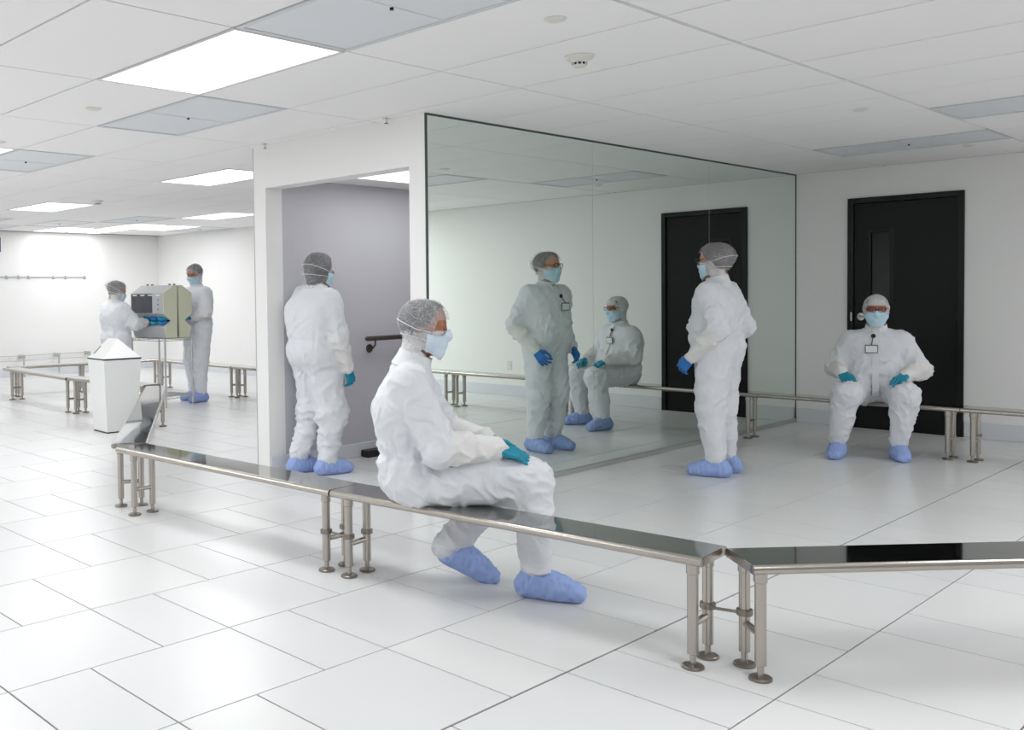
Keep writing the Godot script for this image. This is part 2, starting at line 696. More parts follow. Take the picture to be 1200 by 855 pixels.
func build_ceiling() -> void:
	var ce := struct("ceiling", slab(Vector3(-6.15, CEIL + 0.03, -12.45), Vector3(WX + 0.15, CEIL + 0.15, 8.15)), M.plenum, "white suspended ceiling of large lay-in tiles", "ceiling")
	var lights := [[-2, 2], [-2, 5], [2, 5], [2, 8], [6, 8], [5, 11], [6, 11], [6, 10], [7, 10], [-2, 8], [-2, 11], [2, 11], [-6, 2], [-6, 5], [-6, 8], [-6, 11], [-2, -1], [-6, -1], [2, -1], [6, -2], [8, -3]]  # last cell is an added lamp, off the pattern, to wash the door wall
	var names := {"-2,2": "largest bright ceiling light panel near the white wall end", "-2,5": "ceiling light panel cut by the left edge of the picture", "2,5": "bright ceiling light panel cut by the white wall end", "2,8": "bright ceiling light panel left of the small smoke detector", "6,8": "bright ceiling light panel above the tall worker at the cabinet", "5,11": "far ceiling light panel nearest the hook rail wall", "6,11": "far ceiling light panel beside the hook rail wall corner", "6,10": "far ceiling light panel left of the corner vent", "7,10": "far ceiling light panel next to the corner vent"}
	var vents := {"-2,1": "large grey ceiling air vent touching the largest light panel", "-1,3": "grey ceiling air vent left of the white wall end", "-1,5": "grey ceiling air vent at the left edge of the picture", "7,1": "grey ceiling air vent above the black door", "5,0": "grey ceiling air vent at the right edge of the picture", "5,9": "ceiling air vent in the far room, above the beige cabinet", "4,10": "ceiling air vent second from the left in the far room", "2,10": "ceiling air vent at the far left edge", "3,11": "ceiling air vent close above the purple sign", "8,10": "ceiling air vent in the far corner"}
	var used := {}
	for l in lights:
		used["%d,%d" % l] = true
	for k in vents:
		used[k] = true
	var full := MB.new()
	full.box(Vector3(-GX / 2 + 0.006, 0, -GZ / 2 + 0.006), Vector3(GX / 2 - 0.006, 0.02, GZ / 2 - 0.006), 0.001)
	var full_mesh := full.mesh(M.ceil)
	var rest := MB.new()
	for rr in range(-5, 12):
		for l in range(-10, 10):
			if used.has("%d,%d" % [l, rr]):
				continue
			var xa := maxf(cell_x(l), -6.0)
			var xb := minf(cell_x(l + 1), WX)
			var za := maxf(cell_z(rr + 1), -12.3)
			var zb := minf(cell_z(rr), 8.0)
			if xb - xa < 0.03 or zb - za < 0.03 or (xa > FX + 0.15 and zb < MIR - 0.15 and za > -2.58):
				continue
			var wz := 0.011 if rr == 1 else 0.0
			if (xb - xa) > GX - 0.001 and (zb - za) > GZ - 0.001 and rr >= 0 and wz == 0.0:
				inst(ce, "ceiling_tile", full_mesh, "", Transform3D(Basis(), Vector3((xa + xb) / 2, CEIL, (za + zb) / 2)))
			elif rr >= 0:
				var mb := MB.new()
				mb.box(Vector3(xa + 0.006, CEIL, za + 0.006), Vector3(xb - 0.006, CEIL + 0.02, zb - 0.006 - wz), 0.001)
				part(ce, "ceiling_tile", mb, M.ceil)
			else:
				rest.box(Vector3(xa + 0.005, CEIL, za + 0.005), Vector3(xb - 0.005, CEIL + 0.02, zb - 0.005))
	part(ce, "ceiling_tiles_behind", rest, M.ceil).set_meta("kind", "stuff")
	for rr in range(-5, 13):
		var mb := MB.new()
		var z := cell_z(rr)
		if z < -12.3 or z > 8.0:
			continue
		mb.box(Vector3(-6, CEIL + 0.011, z - 0.012 - (0.011 if rr == 1 else 0.0)), Vector3(WX, CEIL + 0.03, z + 0.012))
		part(ce, "grid_runner", mb, M.tee)
	for l in range(-9, 10):
		var mb := MB.new()
		mb.box(Vector3(cell_x(l) - 0.01, CEIL + 0.0115, -12.3), Vector3(cell_x(l) + 0.01, CEIL + 0.03, 8))
		part(ce, "grid_runner", mb, M.tee)
	var n := 0
	for l in lights:
		var key := "%d,%d" % l
		var label: String = names.get(key, "")
		if label == "":
			n += 1
			label = outside_name(l[0], l[1])
		light_panel(Vector3(cell_x(l[0] + 0.5), CEIL, cell_z(l[1] + 0.5)), Vector2(GX, GZ), label, PANEL_ENERGY * share(l[0], l[1]), "ceiling light panels")
	for k in vents:
		var lr: PackedStringArray = k.split(",")
		var at := Vector3(cell_x(int(lr[0]) + 0.5), CEIL, cell_z(int(lr[1]) + 0.5))
		var o := thing("ceiling_vent", vents[k], "air vent", at, 0.0, "ceiling air vents")
		var fm := MB.new()
		var hx := GX / 2 - 0.006
		var hz := GZ / 2 - 0.006
		for s in [-1, 1]:
			fm.box(Vector3(s * (hx - 0.011) - 0.011, -0.004, -hz), Vector3(s * (hx - 0.011) + 0.011, 0.02, hz), 0.002)
			fm.box(Vector3(-hx + 0.022, -0.004, s * (hz - 0.011) - 0.011), Vector3(hx - 0.022, 0.02, s * (hz - 0.011) + 0.011), 0.002)
		part(o, "frame", fm, M.vent_frame)
		var pm: Material = M.vent
		for s in [-1, 1]:
			part(o, "perforated_panel", slab(Vector3(-hx + 0.022, 0.002, 0.0075 if s > 0 else -hz + 0.022), Vector3(hx - 0.022, 0.012, hz - 0.022 if s > 0 else -0.0075)), pm)
		part(o, "centre_bar", slab(Vector3(-hx + 0.022, -0.001, -0.0075), Vector3(hx - 0.022, 0.012, 0.0075)), pm)
		var kb := MB.new()
		kb.lathe([Vector2(0, -0.010), Vector2(0.008, -0.010), Vector2(0.008, 0.002)], 12)
		part(o, "knob", kb, M.dark)
	var discs := [[-0.31, 0.92, "flat round cover plate on the ceiling above the larger smoke detector"], [-0.89, -1.90, "flat round cover plate on the ceiling below the largest light panel"], [2.74, 0.94, "small round cover plate on the ceiling left of the right edge vent"], [5.01, 0.89, "small round cover plate on the ceiling close to the door wall"], [-0.85, -3.40, "round cover plate on the ceiling at the left edge of the picture"]]
	for d in discs:
		var mb := MB.new()
		var tf := Transform3D(Basis(), Vector3(d[0], CEIL, d[1]))
		mb.lathe([Vector2(0, -0.012), Vector2(0.026, -0.012), Vector2(0.034, -0.008), Vector2(0.045, -0.004), Vector2(0.045, 0.0)], 24, tf)
		solo("ceiling_cover_plate", d[2], "cover plate", mb, M.plastic, "ceiling cover plates")
	for d in [[0.28, 0.62, "larger cream smoke detector on the ceiling in front of the mirror"], [1.60, -6.85, "small cream smoke detector on the far ceiling"]]:
		var o := thing("smoke_detector", d[2], "smoke detector", Vector3(d[0], CEIL, d[1]), 0.0, "smoke detectors")
		var b := MB.new()
		b.lathe([Vector2(0.03, -0.018), Vector2(0.055, -0.016), Vector2(0.068, -0.006), Vector2(0.068, 0.0)], 24)
		part(o, "base", b, M.plastic)
		b = MB.new()
		b.lathe([Vector2(0, -0.05), Vector2(0.026, -0.05), Vector2(0.032, -0.046), Vector2(0.034, -0.042)], 24)
		b.lathe([Vector2(0.036, -0.032), Vector2(0.048, -0.016)], 24)
		part(o, "sensor_cap", b, M.plastic)
		b = MB.new()
		b.lathe([Vector2(0.028, -0.043), Vector2(0.028, -0.031)], 16)
		part(o, "chamber", b, M.dark)
		for k in 10:
			var an := TAU * k / 10
			b = MB.new()
			b.box(Vector3(-0.003, -0.043, 0.030), Vector3(0.003, -0.03, 0.035), 0.0, Transform3D(Basis(Vector3.UP, an), Vector3.ZERO))
			part(o, "rib", b, M.plastic)
	for d in [[0.655, -1.08, "small sprinkler head above the opening, nearer the mirror"], [0.66, -2.36, "small sprinkler head above the far end of the white wall"]]:
		var o := thing("sprinkler_head", d[2], "sprinkler", Vector3(d[0], CEIL, d[1]), 0.0, "sprinkler heads")
		var b := MB.new()
		b.lathe([Vector2(0.004, -0.03), Vector2(0.008, -0.018), Vector2(0.01, -0.006), Vector2(0.024, -0.004), Vector2(0.024, 0)], 14)
		part(o, "body", b, M.chrome)
		b = MB.new()
		b.lathe([Vector2(0, -0.034), Vector2(0.013, -0.034), Vector2(0.013, -0.031), Vector2(0, -0.031)], 14)
		part(o, "deflector", b, M.bronze)


func outside_name(l: int, rr: int) -> String:
	var side := "over the left aisle" if l < -5 else ("behind the viewpoint" if l < 0 else ("behind the viewpoint, mid" if l < 5 else "near the door wall"))
	if rr >= 0 and l > -5:
		side = "left of the far room" if l < 0 else "over the hook rail wall"
	var row := {-3: "added to brighten it", -2: "second row", -1: "nearest row", 2: "row of the largest panel", 5: "row of the second panel", 8: "row of the smoke detector", 11: "last row"}
	return "ceiling light panel outside the picture, %s, %s" % [side, row[rr]]


func light_panel(at: Vector3, size: Vector2, label: String, energy: float, group: String) -> void:
	var o := thing("ceiling_light", label, "ceiling light", at, 0.0, group)
	var hx := size.x / 2 - 0.006
	var hz := size.y / 2 - 0.006
	var fm := MB.new()
	for s in [-1, 1]:
		fm.box(Vector3(s * (hx - 0.008) - 0.008, -0.003, -hz), Vector3(s * (hx - 0.008) + 0.008, 0.02, hz), 0.002)
		fm.box(Vector3(-hx + 0.016, -0.003, s * (hz - 0.008) - 0.008), Vector3(hx - 0.016, 0.02, s * (hz - 0.008) + 0.008), 0.002)
	part(o, "frame", fm, M.tee)
	part(o, "diffuser", slab(Vector3(-hx + 0.016, 0.002, -hz + 0.016), Vector3(hx - 0.016, 0.012, hz - 0.016)), M.light)
	var al := AreaLight3D.new()
	al.name = "panel_light"
	al.area_size = Vector2(hx * 2 - 0.03, hz * 2 - 0.03)
	al.light_energy = energy
	al.light_color = Color(0.985, 0.995, 1.0)
	al.shadow_enabled = true
	al.area_range = 30.0
	al.rotation_degrees.x = -90
	al.position.y = -0.01
	o.add_child(al)


func build_mirror() -> void:
	var xs := [FX + 0.012, 2.449, 4.147, WX - 0.008]
	var labels := ["left mirror panel beside the white wall end", "middle mirror panel with the seated man reflected", "right mirror panel next to the door wall"]
	for i in 3:
		solo("mirror_panel", labels[i], "mirror", slab(Vector3(xs[i] + 0.001, 0.036, MIR - 0.006), Vector3(xs[i + 1] - 0.001, CEIL - 0.012, MIR), 0.0008), M.mirror, "wall mirror panels")
	struct("trim_1", slab(Vector3(FX, 0, MIR - 0.008), Vector3(WX - 0.012, 0.034, MIR + 0.010), 0.002), M.trim, "grey metal channel under the mirror", "trim")
	struct("trim_2", slab(Vector3(FX + 0.012, CEIL - 0.012, MIR - 0.008), Vector3(WX, CEIL, MIR + 0.004)), M.edge, "dark channel along the top of the mirror", "trim")
	struct("trim_3", slab(Vector3(FX - 0.001, 0.036, MIR - 0.008), Vector3(FX + 0.011, CEIL, MIR + 0.004)), M.edge, "dark strip on the left edge of the mirror", "trim")
	struct("trim_4", slab(Vector3(WX - 0.008, 0.036, MIR - 0.008), Vector3(WX, CEIL - 0.012, MIR + 0.004)), M.edge, "dark strip on the right edge of the mirror", "trim")


	struct("trim_5", slab(Vector3(FX - 0.002, 0, -2.587), Vector3(FX + 0.006, CEIL - 0.004, -2.579)), M.trim, "thin metal corner bead on the far end of the white wall", "trim")


func build_door() -> void:
	var z0 := -0.317
	var z1 := 0.639
	var mb := MB.new()
	mb.box(Vector3(WX - 0.02, 0, z0), Vector3(WX + 0.12, 2.12, z0 + 0.05), 0.003)
	mb.box(Vector3(WX - 0.02, 0, z1 - 0.05), Vector3(WX + 0.12, 2.12, z1), 0.003)
	mb.box(Vector3(WX - 0.02, 2.07, z0 + 0.05), Vector3(WX + 0.12, 2.12, z1 - 0.05), 0.003)
	var d := struct("door_1", mb, M.black_frame, "black door frame with black door and narrow window", "door")
	var wz0 := -0.125
	var wz1 := 0.05
	var wy0 := 1.17
	var wy1 := 1.80
	var fx0 := WX + 0.004
	var fx1 := WX + 0.048
	mb = MB.new()
	mb.box(Vector3(fx0, 0.006, z0 + 0.053), Vector3(fx1, 2.066, wz0))
	mb.box(Vector3(fx0, 0.006, wz1), Vector3(fx1, 2.066, z1 - 0.053))
	mb.box(Vector3(fx0, 0.006, wz0), Vector3(fx1, wy0, wz1))
	mb.box(Vector3(fx0, wy1, wz0), Vector3(fx1, 2.066, wz1))
	var leaf := part(d, "door_leaf", mb, M.black)
	mb = MB.new()
	for s in [[wz0 - 0.022, wz0 + 0.006, wy0 - 0.022, wy1 + 0.022], [wz1 - 0.006, wz1 + 0.022, wy0 - 0.022, wy1 + 0.022]]:
		mb.box(Vector3(fx0 - 0.006, s[2], s[0]), Vector3(fx0 + 0.004, s[3], s[1]), 0.002)
	for s in [[wy0 - 0.022, wy0 + 0.006], [wy1 - 0.006, wy1 + 0.022]]:
		mb.box(Vector3(fx0 - 0.006, s[0], wz0 + 0.006), Vector3(fx0 + 0.004, s[1], wz1 - 0.006), 0.002)
	part(leaf, "window_frame", mb, M.black_frame)
	part(leaf, "window_pane", slab(Vector3(fx0 + 0.016, wy0, wz0), Vector3(fx0 + 0.022, wy1, wz1)), M.dark_glass, "dark glass")
	mb = MB.new()
	var hy := 1.03
	var hz := -0.20
	mb.lathe([Vector2(0.0, 0.014), Vector2(0.034, 0.012), Vector2(0.036, 0.0)].map(func(q): return Vector2(q.x, q.y)), 24, Transform3D(Basis(Vector3(0, 0, 1), PI / 2), Vector3(fx0, hy, hz)))
	mb.tube([Vector3(fx0, hy, hz), Vector3(fx0 - 0.05, hy, hz)], 0.01, 12)
	mb.tube([Vector3(fx0 - 0.05, hy, hz - 0.008), Vector3(fx0 - 0.052, hy, hz + 0.05), Vector3(fx0 - 0.047, hy, hz + 0.115)], [0.011, 0.0095, 0.008], 12)
	part(leaf, "lever_handle", mb, M.chrome, "chrome lever handle")
	part(d, "strike_plate", slab(Vector3(WX - 0.023, 0.99, z0 + 0.03), Vector3(WX - 0.02, 1.07, z0 + 0.045)), M.chrome)
	for y in [0.25, 1.06, 1.85]:
		mb = MB.new()
		mb.tube([Vector3(fx0 - 0.006, y - 0.05, z1 - 0.053), Vector3(fx0 - 0.006, y + 0.05, z1 - 0.053)], 0.007, 10)
		part(leaf, "hinge", mb, M.black_frame)
	# socket on the same wall, seen in the mirror
	var o := thing("wall_socket", "white wall socket seen reflected in the mirror", "wall socket", Vector3(WX, 0.38, 2.75))
	part(o, "plate", slab(Vector3(-0.006, -0.058, -0.036), Vector3(0, 0.058, 0.036), 0.002), M.plastic)
	for s in [-1, 1]:
		part(o, "outlet", slab(Vector3(-0.009, s * 0.022 - 0.015, -0.016), Vector3(-0.006, s * 0.022 + 0.015, 0.016), 0.002), M.white)


func build_corridor() -> void:
	struct("ceiling_corridor", slab(Vector3(FX + 0.15, 2.165, -2.438), Vector3(5.35, 2.26, -0.946)), M.ceil, "lower ceiling inside the opening", "ceiling")
	light_panel(Vector3(1.22 + 0.61, 2.160, -1.79), Vector2(1.22, 0.60), "ceiling light panel seen inside the opening", 0.42, "corridor light")
	var o := thing("handrail", "bronze round handrail on the lavender wall inside the opening", "handrail", Vector3(1.62, 0, -2.438))
	var mb := MB.new()
	mb.tube([Vector3(-0.005, 0.945, 0.075), Vector3(0.01, 0.945, 0.078), Vector3(3.2, 0.945, 0.078)], [0.010, 0.019, 0.019], 14)
	part(o, "rail", mb, M.bronze)
	for x in [0.1, 1.2, 2.3]:
		mb = MB.new()
		mb.tube([Vector3(x, 0.865, 0.006), Vector3(x, 0.868, 0.05), Vector3(x, 0.89, 0.074), Vector3(x, 0.93, 0.078)], 0.008, 8)
		mb.lathe([Vector2(0.0, 0.012), Vector2(0.034, 0.01), Vector2(0.034, 0.0)], 18, Transform3D(Basis(Vector3(1, 0, 0), PI / 2).rotated(Vector3.UP, 0), Vector3(x, 0.862, 0)))
		part(o, "bracket", mb, M.bronze)
	o = thing("floor_box", "low black box lying along the lavender wall on the floor", "box", Vector3(1.60, 0, -2.42))
	part(o, "case", slab(Vector3(0, 0.004, 0.0), Vector3(0.75, 0.055, 0.09), 0.005), M.dark)
	part(o, "rubber_base", slab(Vector3(0.01, 0, 0.006), Vector3(0.74, 0.004, 0.084)), M.black)


# ------------------------------------------------------------------ benches
var leg_mesh: ArrayMesh
var foot_mesh: ArrayMesh
var clamp_mesh: ArrayMesh


func bench(label: String, a: Vector2, b: Vector2, w := 0.225, in_a := 0.09, in_b := 0.09, clamps := []) -> Node3D:
	if leg_mesh == null:
		var l := MB.new()
		l.lathe([Vector2(0.011, 0.012), Vector2(0.011, 0.046), Vector2(0.019, 0.050), Vector2(0.019, HB - 0.072), Vector2(0.0225, HB - 0.070), Vector2(0.0225, HB - 0.034), Vector2(0, HB - 0.034)], 18)
		leg_mesh = l.mesh(M.steel)
		l = MB.new()
		l.lathe([Vector2(0.036, 0.0), Vector2(0.038, 0.002), Vector2(0.038, 0.008), Vector2(0.034, 0.011), Vector2(0.016, 0.014), Vector2(0.0, 0.014)], 22)
		foot_mesh = l.mesh(M.foot)
		l = MB.new()
		l.lathe([Vector2(0.019, 0.178), Vector2(0.027, 0.178), Vector2(0.028, 0.181), Vector2(0.028, 0.195), Vector2(0.027, 0.198), Vector2(0.019, 0.198)], 18)
		clamp_mesh = l.mesh(M.foot)
	var c := (a + b) / 2
	var d := (b - a).normalized()
	var ln := (b - a).length()
	var o := thing("bench", label, "bench", Vector3(c.x, 0, c.y), atan2(d.x, d.y), "stainless steel benches")     # local z runs along the bench
	var h := ln / 2
	var r := 0.0165
	part(o, "seat_plate", slab(Vector3(-w / 2 + r, HB - 0.004, -h), Vector3(w / 2 - r, HB, h)), M.polish, "mirror-polished seat top")
	for s in [-1, 1]:
		var mb := MB.new()
		mb.tube([Vector3(s * (w / 2 - r), HB - r, -h), Vector3(s * (w / 2 - r), HB - r, h)], r, 16)
		part(o, "edge_rail", mb, M.steel)
	part(o, "under_tray", slab(Vector3(-w / 2 + r, HB - 0.03, -h + 0.012), Vector3(w / 2 - r, HB - 0.006, h - 0.012)), M.steel)
	for s in [-1, 1]:
		part(o, "end_plate", slab(Vector3(-w / 2 + r, HB - 0.032, h - 0.004 if s > 0 else -h), Vector3(w / 2 - r, HB - 0.004, h if s > 0 else -h + 0.004), 0.001), M.steel)
	for e in [-1, 1]:
		var z: float = (h - in_b) if e > 0 else (-h + in_a)
		for s in [-1, 1]:
			var g := inst(o, "leg", leg_mesh, "", Transform3D(Basis(), Vector3(s * 0.062, 0, z)))
			inst(g, "foot_plate", foot_mesh)
			if [e, s] in clamps:
				inst(g, "clamp_ring", clamp_mesh)
		var mb := MB.new()
		mb.tube([Vector3(-0.062, 0.152, z), Vector3(0.062, 0.152, z)], 0.0125, 12)
		part(o, "cross_brace", mb, M.steel)
	return o


func rod(label: String, a: Vector3, b: Vector3) -> void:
	var mb := MB.new()
	mb.tube([a, b], 0.0055, 8)
	solo("link_rod", label, "link rod", mb, M.foot, "rods linking the benches")


func build_benches() -> void:
	bench("steel bench running into the far room from the foreground corner", Vector2(1.41, -5.29), Vector2(-0.595, -2.11), 0.225, 0.09, 0.04)
	bench("empty steel bench left of the seated man in the foreground", Vector2(-0.63, -2.02), Vector2(-0.537, -0.137), 0.225, 0.12, 0.07, [[1, -1], [1, 1]])
	bench("steel bench under the seated man in the foreground", Vector2(-0.535, -0.132), Vector2(-0.378, 1.628), 0.225, 0.07, 0.05, [[-1, -1], [-1, 1], [1, 1]])
	bench("steel bench at the right edge of the foreground, set at an angle", Vector2(-0.372, 1.715), Vector2(1.08, 2.94), 0.235, 0.045, 0.09, [[-1, 1]])
	rod("thin rod linking the foreground benches near the seated man", Vector3(-0.598, 0.188, -0.20), Vector3(-0.598, 0.188, -0.07))
	rod("thin rod linking the two foreground benches on the right", Vector3(-0.34, 0.188, 1.59), Vector3(-0.31, 0.188, 1.70))
	bench("steel bench by the door wall with a seated man on it", Vector2(4.60, -0.74), Vector2(4.61, 0.985), 0.225)
	bench("steel bench at the right edge beside the black door", Vector2(4.612, 0.99), Vector2(4.62, 2.55), 0.225, 0.07, 0.07, [[-1, 1]])
	bench("steel bench seen only in the mirror behind the standing worker", Vector2(4.62, 2.56), Vector2(4.63, 4.2), 0.225)
	bench("far left steel bench in front of the white bin", Vector2(1.43, -9.02), Vector2(1.33, -6.96), 0.225, 0.2, 0.06)
	bench("short steel bench half hidden behind the white bin", Vector2(1.335, -6.945), Vector2(1.47, -5.48), 0.225)
	bench("steel bench along the back of the far ring, on the left", Vector2(1.47, -9.2), Vector2(2.52, -9.06), 0.225, 0.1, 0.1)
	bench("steel bench along the back of the far ring, behind the wire stand", Vector2(2.54, -9.055), Vector2(3.60, -8.94), 0.225)
	bench("steel bench on the right of the far ring behind the tall worker", Vector2(3.51, -8.78), Vector2(3.50, -6.90), 0.225, 0.09, 0.05)
	bench("steel bench cut off by the white wall end in the far room", Vector2(3.50, -6.885), Vector2(3.48, -5.2), 0.225, 0.06, 0.09)


# ------------------------------------------------------------------ far room
func build_far_room() -> void:
	# bin with a hipped swing top
	var o := thing("waste_bin", "white square waste bin with a hipped roof lid", "waste bin", Vector3(0.955, 0, -5.285), deg_to_rad(-3.2))
	var mb := MB.new()
	var hb := 0.155
	var ht := 0.19
	var q := [Vector3(-hb, 0.012, -hb), Vector3(hb, 0.012, -hb), Vector3(hb, 0.012, hb), Vector3(-hb, 0.012, hb)]
	var w := [Vector3(-ht, 0.70, -ht), Vector3(ht, 0.70, -ht), Vector3(ht, 0.70, ht), Vector3(-ht, 0.70, ht)]
	for i in 4:
		var j := (i + 1) % 4
		mb.quad(q[j], q[i], w[i], w[j])
	mb.quad(q[0], q[1], q[2], q[3])
	mb.quad(w[3], w[2], w[1], w[0])
	part(o, "body", mb, M.white)
	part(o, "base_strip", slab(Vector3(-hb - 0.002, 0, -hb - 0.002), Vector3(hb + 0.002, 0.012, hb + 0.002)), M.dark)
	part(o, "rim", slab(Vector3(-ht - 0.004, 0.70, -ht - 0.004), Vector3(ht + 0.004, 0.714, ht + 0.004), 0.003), M.dark, "black rim band")
	mb = MB.new()
	var e0 := Vector3(0, 0.90, -0.12)
	var e1 := Vector3(0, 0.90, 0.085)
	w = [Vector3(-ht, 0.714, -ht), Vector3(ht, 0.714, -ht), Vector3(ht, 0.714, ht), Vector3(-ht, 0.714, ht)]
	mb.quad(w[0], w[3], e1, e0)
	mb.quad(w[2], w[1], e0, e1)
	mb.tri(w[3], w[2], e1)
	mb.tri(w[1], w[0], e0)
	mb.quad(w[0], w[1], w[2], w[3])
	var lid := part(o, "lid", mb, M.white)
	mb = MB.new()
	mb.box(Vector3(-0.05, -0.004, -0.012), Vector3(0.05, 0.004, 0.0), 0.0, Transform3D(Basis(Vector3(0, 0, 1), 0.775), Vector3(-0.115, 0.787, -0.12)))
	part(lid, "flap_opening", mb, M.dark)

	# wire stand and the two-sided dispenser cabinet
	var base := Vector3(2.402, 0, -6.873)
	var turn := deg_to_rad(9.7)
	o = thing("wire_stand", "chrome wire shelf stand under the beige cabinet", "stand", base, turn)
	for sx in [-1, 1]:
		for sz in [-1, 1]:
			mb = MB.new()
			mb.lathe([Vector2(0.018, 0), Vector2(0.018, 0.006), Vector2(0.007, 0.01), Vector2(0.007, 0.03), Vector2(0.0127, 0.034), Vector2(0.0127, 0.80), Vector2(0, 0.80)], 12, Transform3D(Basis(), Vector3(sx * 0.205, 0, sz * 0.300)))
			part(o, "leg", mb, M.chrome)
	for y in [0.775, 0.10]:
		mb = MB.new()
		for sx in [-1, 1]:
			for dy in [0.0, 0.028]:
				mb.tube([Vector3(sx * 0.205, y + dy, -0.300), Vector3(sx * 0.205, y + dy, 0.300)], 0.004, 6)
			for k in 17:
				var z0 := -0.298 + k * 0.035
				mb.tube([Vector3(sx * 0.205, y + (0.0 if k % 2 else 0.028), z0), Vector3(sx * 0.205, y + (0.028 if k % 2 else 0.0), z0 + 0.035)], 0.0025, 5)
		for sz in [-1, 1]:
			for dy in [0.0, 0.028]:
				mb.tube([Vector3(-0.205, y + dy, sz * 0.300), Vector3(0.205, y + dy, sz * 0.300)], 0.004, 6)
			for k in 12:
				var x0 := -0.2 + k * 0.0333
				mb.tube([Vector3(x0, y + (0.0 if k % 2 else 0.028), sz * 0.300), Vector3(x0 + 0.0333, y + (0.028 if k % 2 else 0.0), sz * 0.300)], 0.0025, 5)
		for k in 21:
			var z0 := -0.285 + k * 0.0283
			mb.tube([Vector3(-0.205, y + 0.03, z0), Vector3(0.205, y + 0.03, z0)], 0.0025, 5)
		part(o, "wire_shelf", mb, M.chrome)
	for side in [-1, 1]:
		var lab := "beige hexagonal cabinet half facing the shorter worker, dark front panel" if side < 0 else "beige hexagonal cabinet half in front of the tall worker"
		var cb := thing("dispenser_cabinet", lab, "cabinet", base, turn, "back to back cabinets on the wire stand")
		var prof := PackedVector2Array([Vector2(-0.016, 0.812), Vector2(-0.006, 1.43), Vector2(-0.06, 1.43), Vector2(-0.215, 1.335), Vector2(-0.215, 1.095), Vector2(-0.10, 1.01), Vector2(-0.20, 0.935), Vector2(-0.165, 0.812)])
		var inner := PackedVector2Array()
		for p2 in prof:
			inner.append(Vector2(p2.x * side * -1, p2.y))
		if side > 0:
			inner.reverse()
		inner.reverse()
		if Geometry2D.is_polygon_clockwise(inner):
			inner.reverse()
		mb = MB.new()
		mb.extrude(inner, -0.285, 0.285)
		part(cb, "body", mb, M.panel_grey)
		for sz in [-1, 1]:
			mb = MB.new()
			mb.extrude(inner, 0.285 if sz > 0 else -0.300, 0.300 if sz > 0 else -0.285)
			part(cb, "end_panel", mb, M.cream)
		var fx: float = 0.215 * side
		var out: float = 0.006 * side
		mb = MB.new()
		mb.box(Vector3(minf(fx, fx + out), 1.105, -0.28), Vector3(maxf(fx, fx + out), 1.33, 0.10), 0.001)
		part(cb, "front_panel", mb, M.panel_dark, "dark glossy front panel")
		mb = MB.new()
		mb.box(Vector3(minf(fx, fx + out), 1.105, 0.104), Vector3(maxf(fx, fx + out), 1.33, 0.28), 0.001)
		part(cb, "front_panel", mb, M.panel_grey)
		for k in 4:
			var zz := -0.21 + k * 0.14
			part(cb, "white_tag", slab(Vector3(minf(fx + out, fx + out * 1.5), 1.305, zz - 0.038), Vector3(maxf(fx + out, fx + out * 1.5), 1.32, zz + 0.038)), M.white)
			for g in 3:
				part(cb, "indicator_button", slab(Vector3(minf(fx + out, fx + out * 1.5), 1.14 + g * 0.055, zz - 0.008), Vector3(maxf(fx + out, fx + out * 1.5), 1.156 + g * 0.055, zz + 0.008)), M.panel_dark)
		for zz in [-0.2, 0.2]:
			mb = MB.new()
			mb.lathe([Vector2(0.012, 1.43), Vector2(0.016, 1.434), Vector2(0.014, 1.445), Vector2(0, 1.448)], 10, Transform3D(Basis(), Vector3(0.035 * side, 0, zz)))
			part(cb, "lifting_eye", mb, M.bronze)
		part(cb, "tray_slot", slab(Vector3(minf(0.112 * side, 0.10 * side), 0.985, -0.27), Vector3(maxf(0.112 * side, 0.10 * side), 1.035, 0.27)), M.dark, "dark dispensing slot")
		part(cb, "gap_shade_strip", slab(Vector3(minf(0.001 * side, 0.0055 * side), 0.83, -0.29), Vector3(maxf(0.001 * side, 0.0055 * side), 1.42, 0.29)), M.dark, "black strip as shade in the gap")  # black strip stands in for the shade in the gap between the halves
	var packs := ["teal glove bundle in the cabinet slot, nearest the wire stand corner", "dark blue glove bundle in the middle of the cabinet slot", "teal glove bundle in the cabinet slot beside the worker's hands"]
	for k in 3:
		var gp := thing("glove_bundle", packs[k], "gloves", base, turn, "glove bundles in the cabinet slot")
		var fz := 0.20 - k * 0.135
		for g in 2:
			var fd := Field.new()
			var y0 := 1.045 - g * 0.05
			fd.bone(Vector3(-0.16, y0, fz - 0.034), Vector3(-0.16 + 0.02, y0 - 0.005, fz + 0.034), 0.024, 0.03, 0.02)
			fd.bone(Vector3(-0.185, y0 - 0.012, fz - 0.02), Vector3(-0.18, y0 - 0.015, fz + 0.03), 0.018, 0.02, 0.02)
			mb = MB.new()
			fd.net(mb, 0.008)
			mb.smooth()
			part(gp, "glove", mb, M.teal if (k + g) % 2 == 0 else M.blue_glove)

	# rail with hooks and wire rack on the end wall
	o = thing("hook_rail", "thin white rail with coat hooks on the far wall", "hook rail", Vector3(3.2, 1.64, -12.3))
	part(o, "rail", slab(Vector3(-0.95, -0.008, 0.006), Vector3(0.87, 0.012, 0.016), 0.002), M.trim)
	for x in [-0.9, -0.51, -0.31, -0.14, 0.29, 0.51, 0.85]:
		mb = MB.new()
		mb.tube([Vector3(x, 0.002, 0.014), Vector3(x, -0.02, 0.03), Vector3(x, -0.03, 0.055), Vector3(x, -0.015, 0.075), Vector3(x, 0.0, 0.08)], 0.007, 8)
		mb.box(Vector3(x - 0.018, -0.03, 0.0), Vector3(x + 0.018, 0.028, 0.008), 0.003)
		part(o, "hook", mb, M.chrome)
	o = thing("wire_rack", "low chrome wire rack along the foot of the far wall", "rack", Vector3(3.1, 0, -12.12))
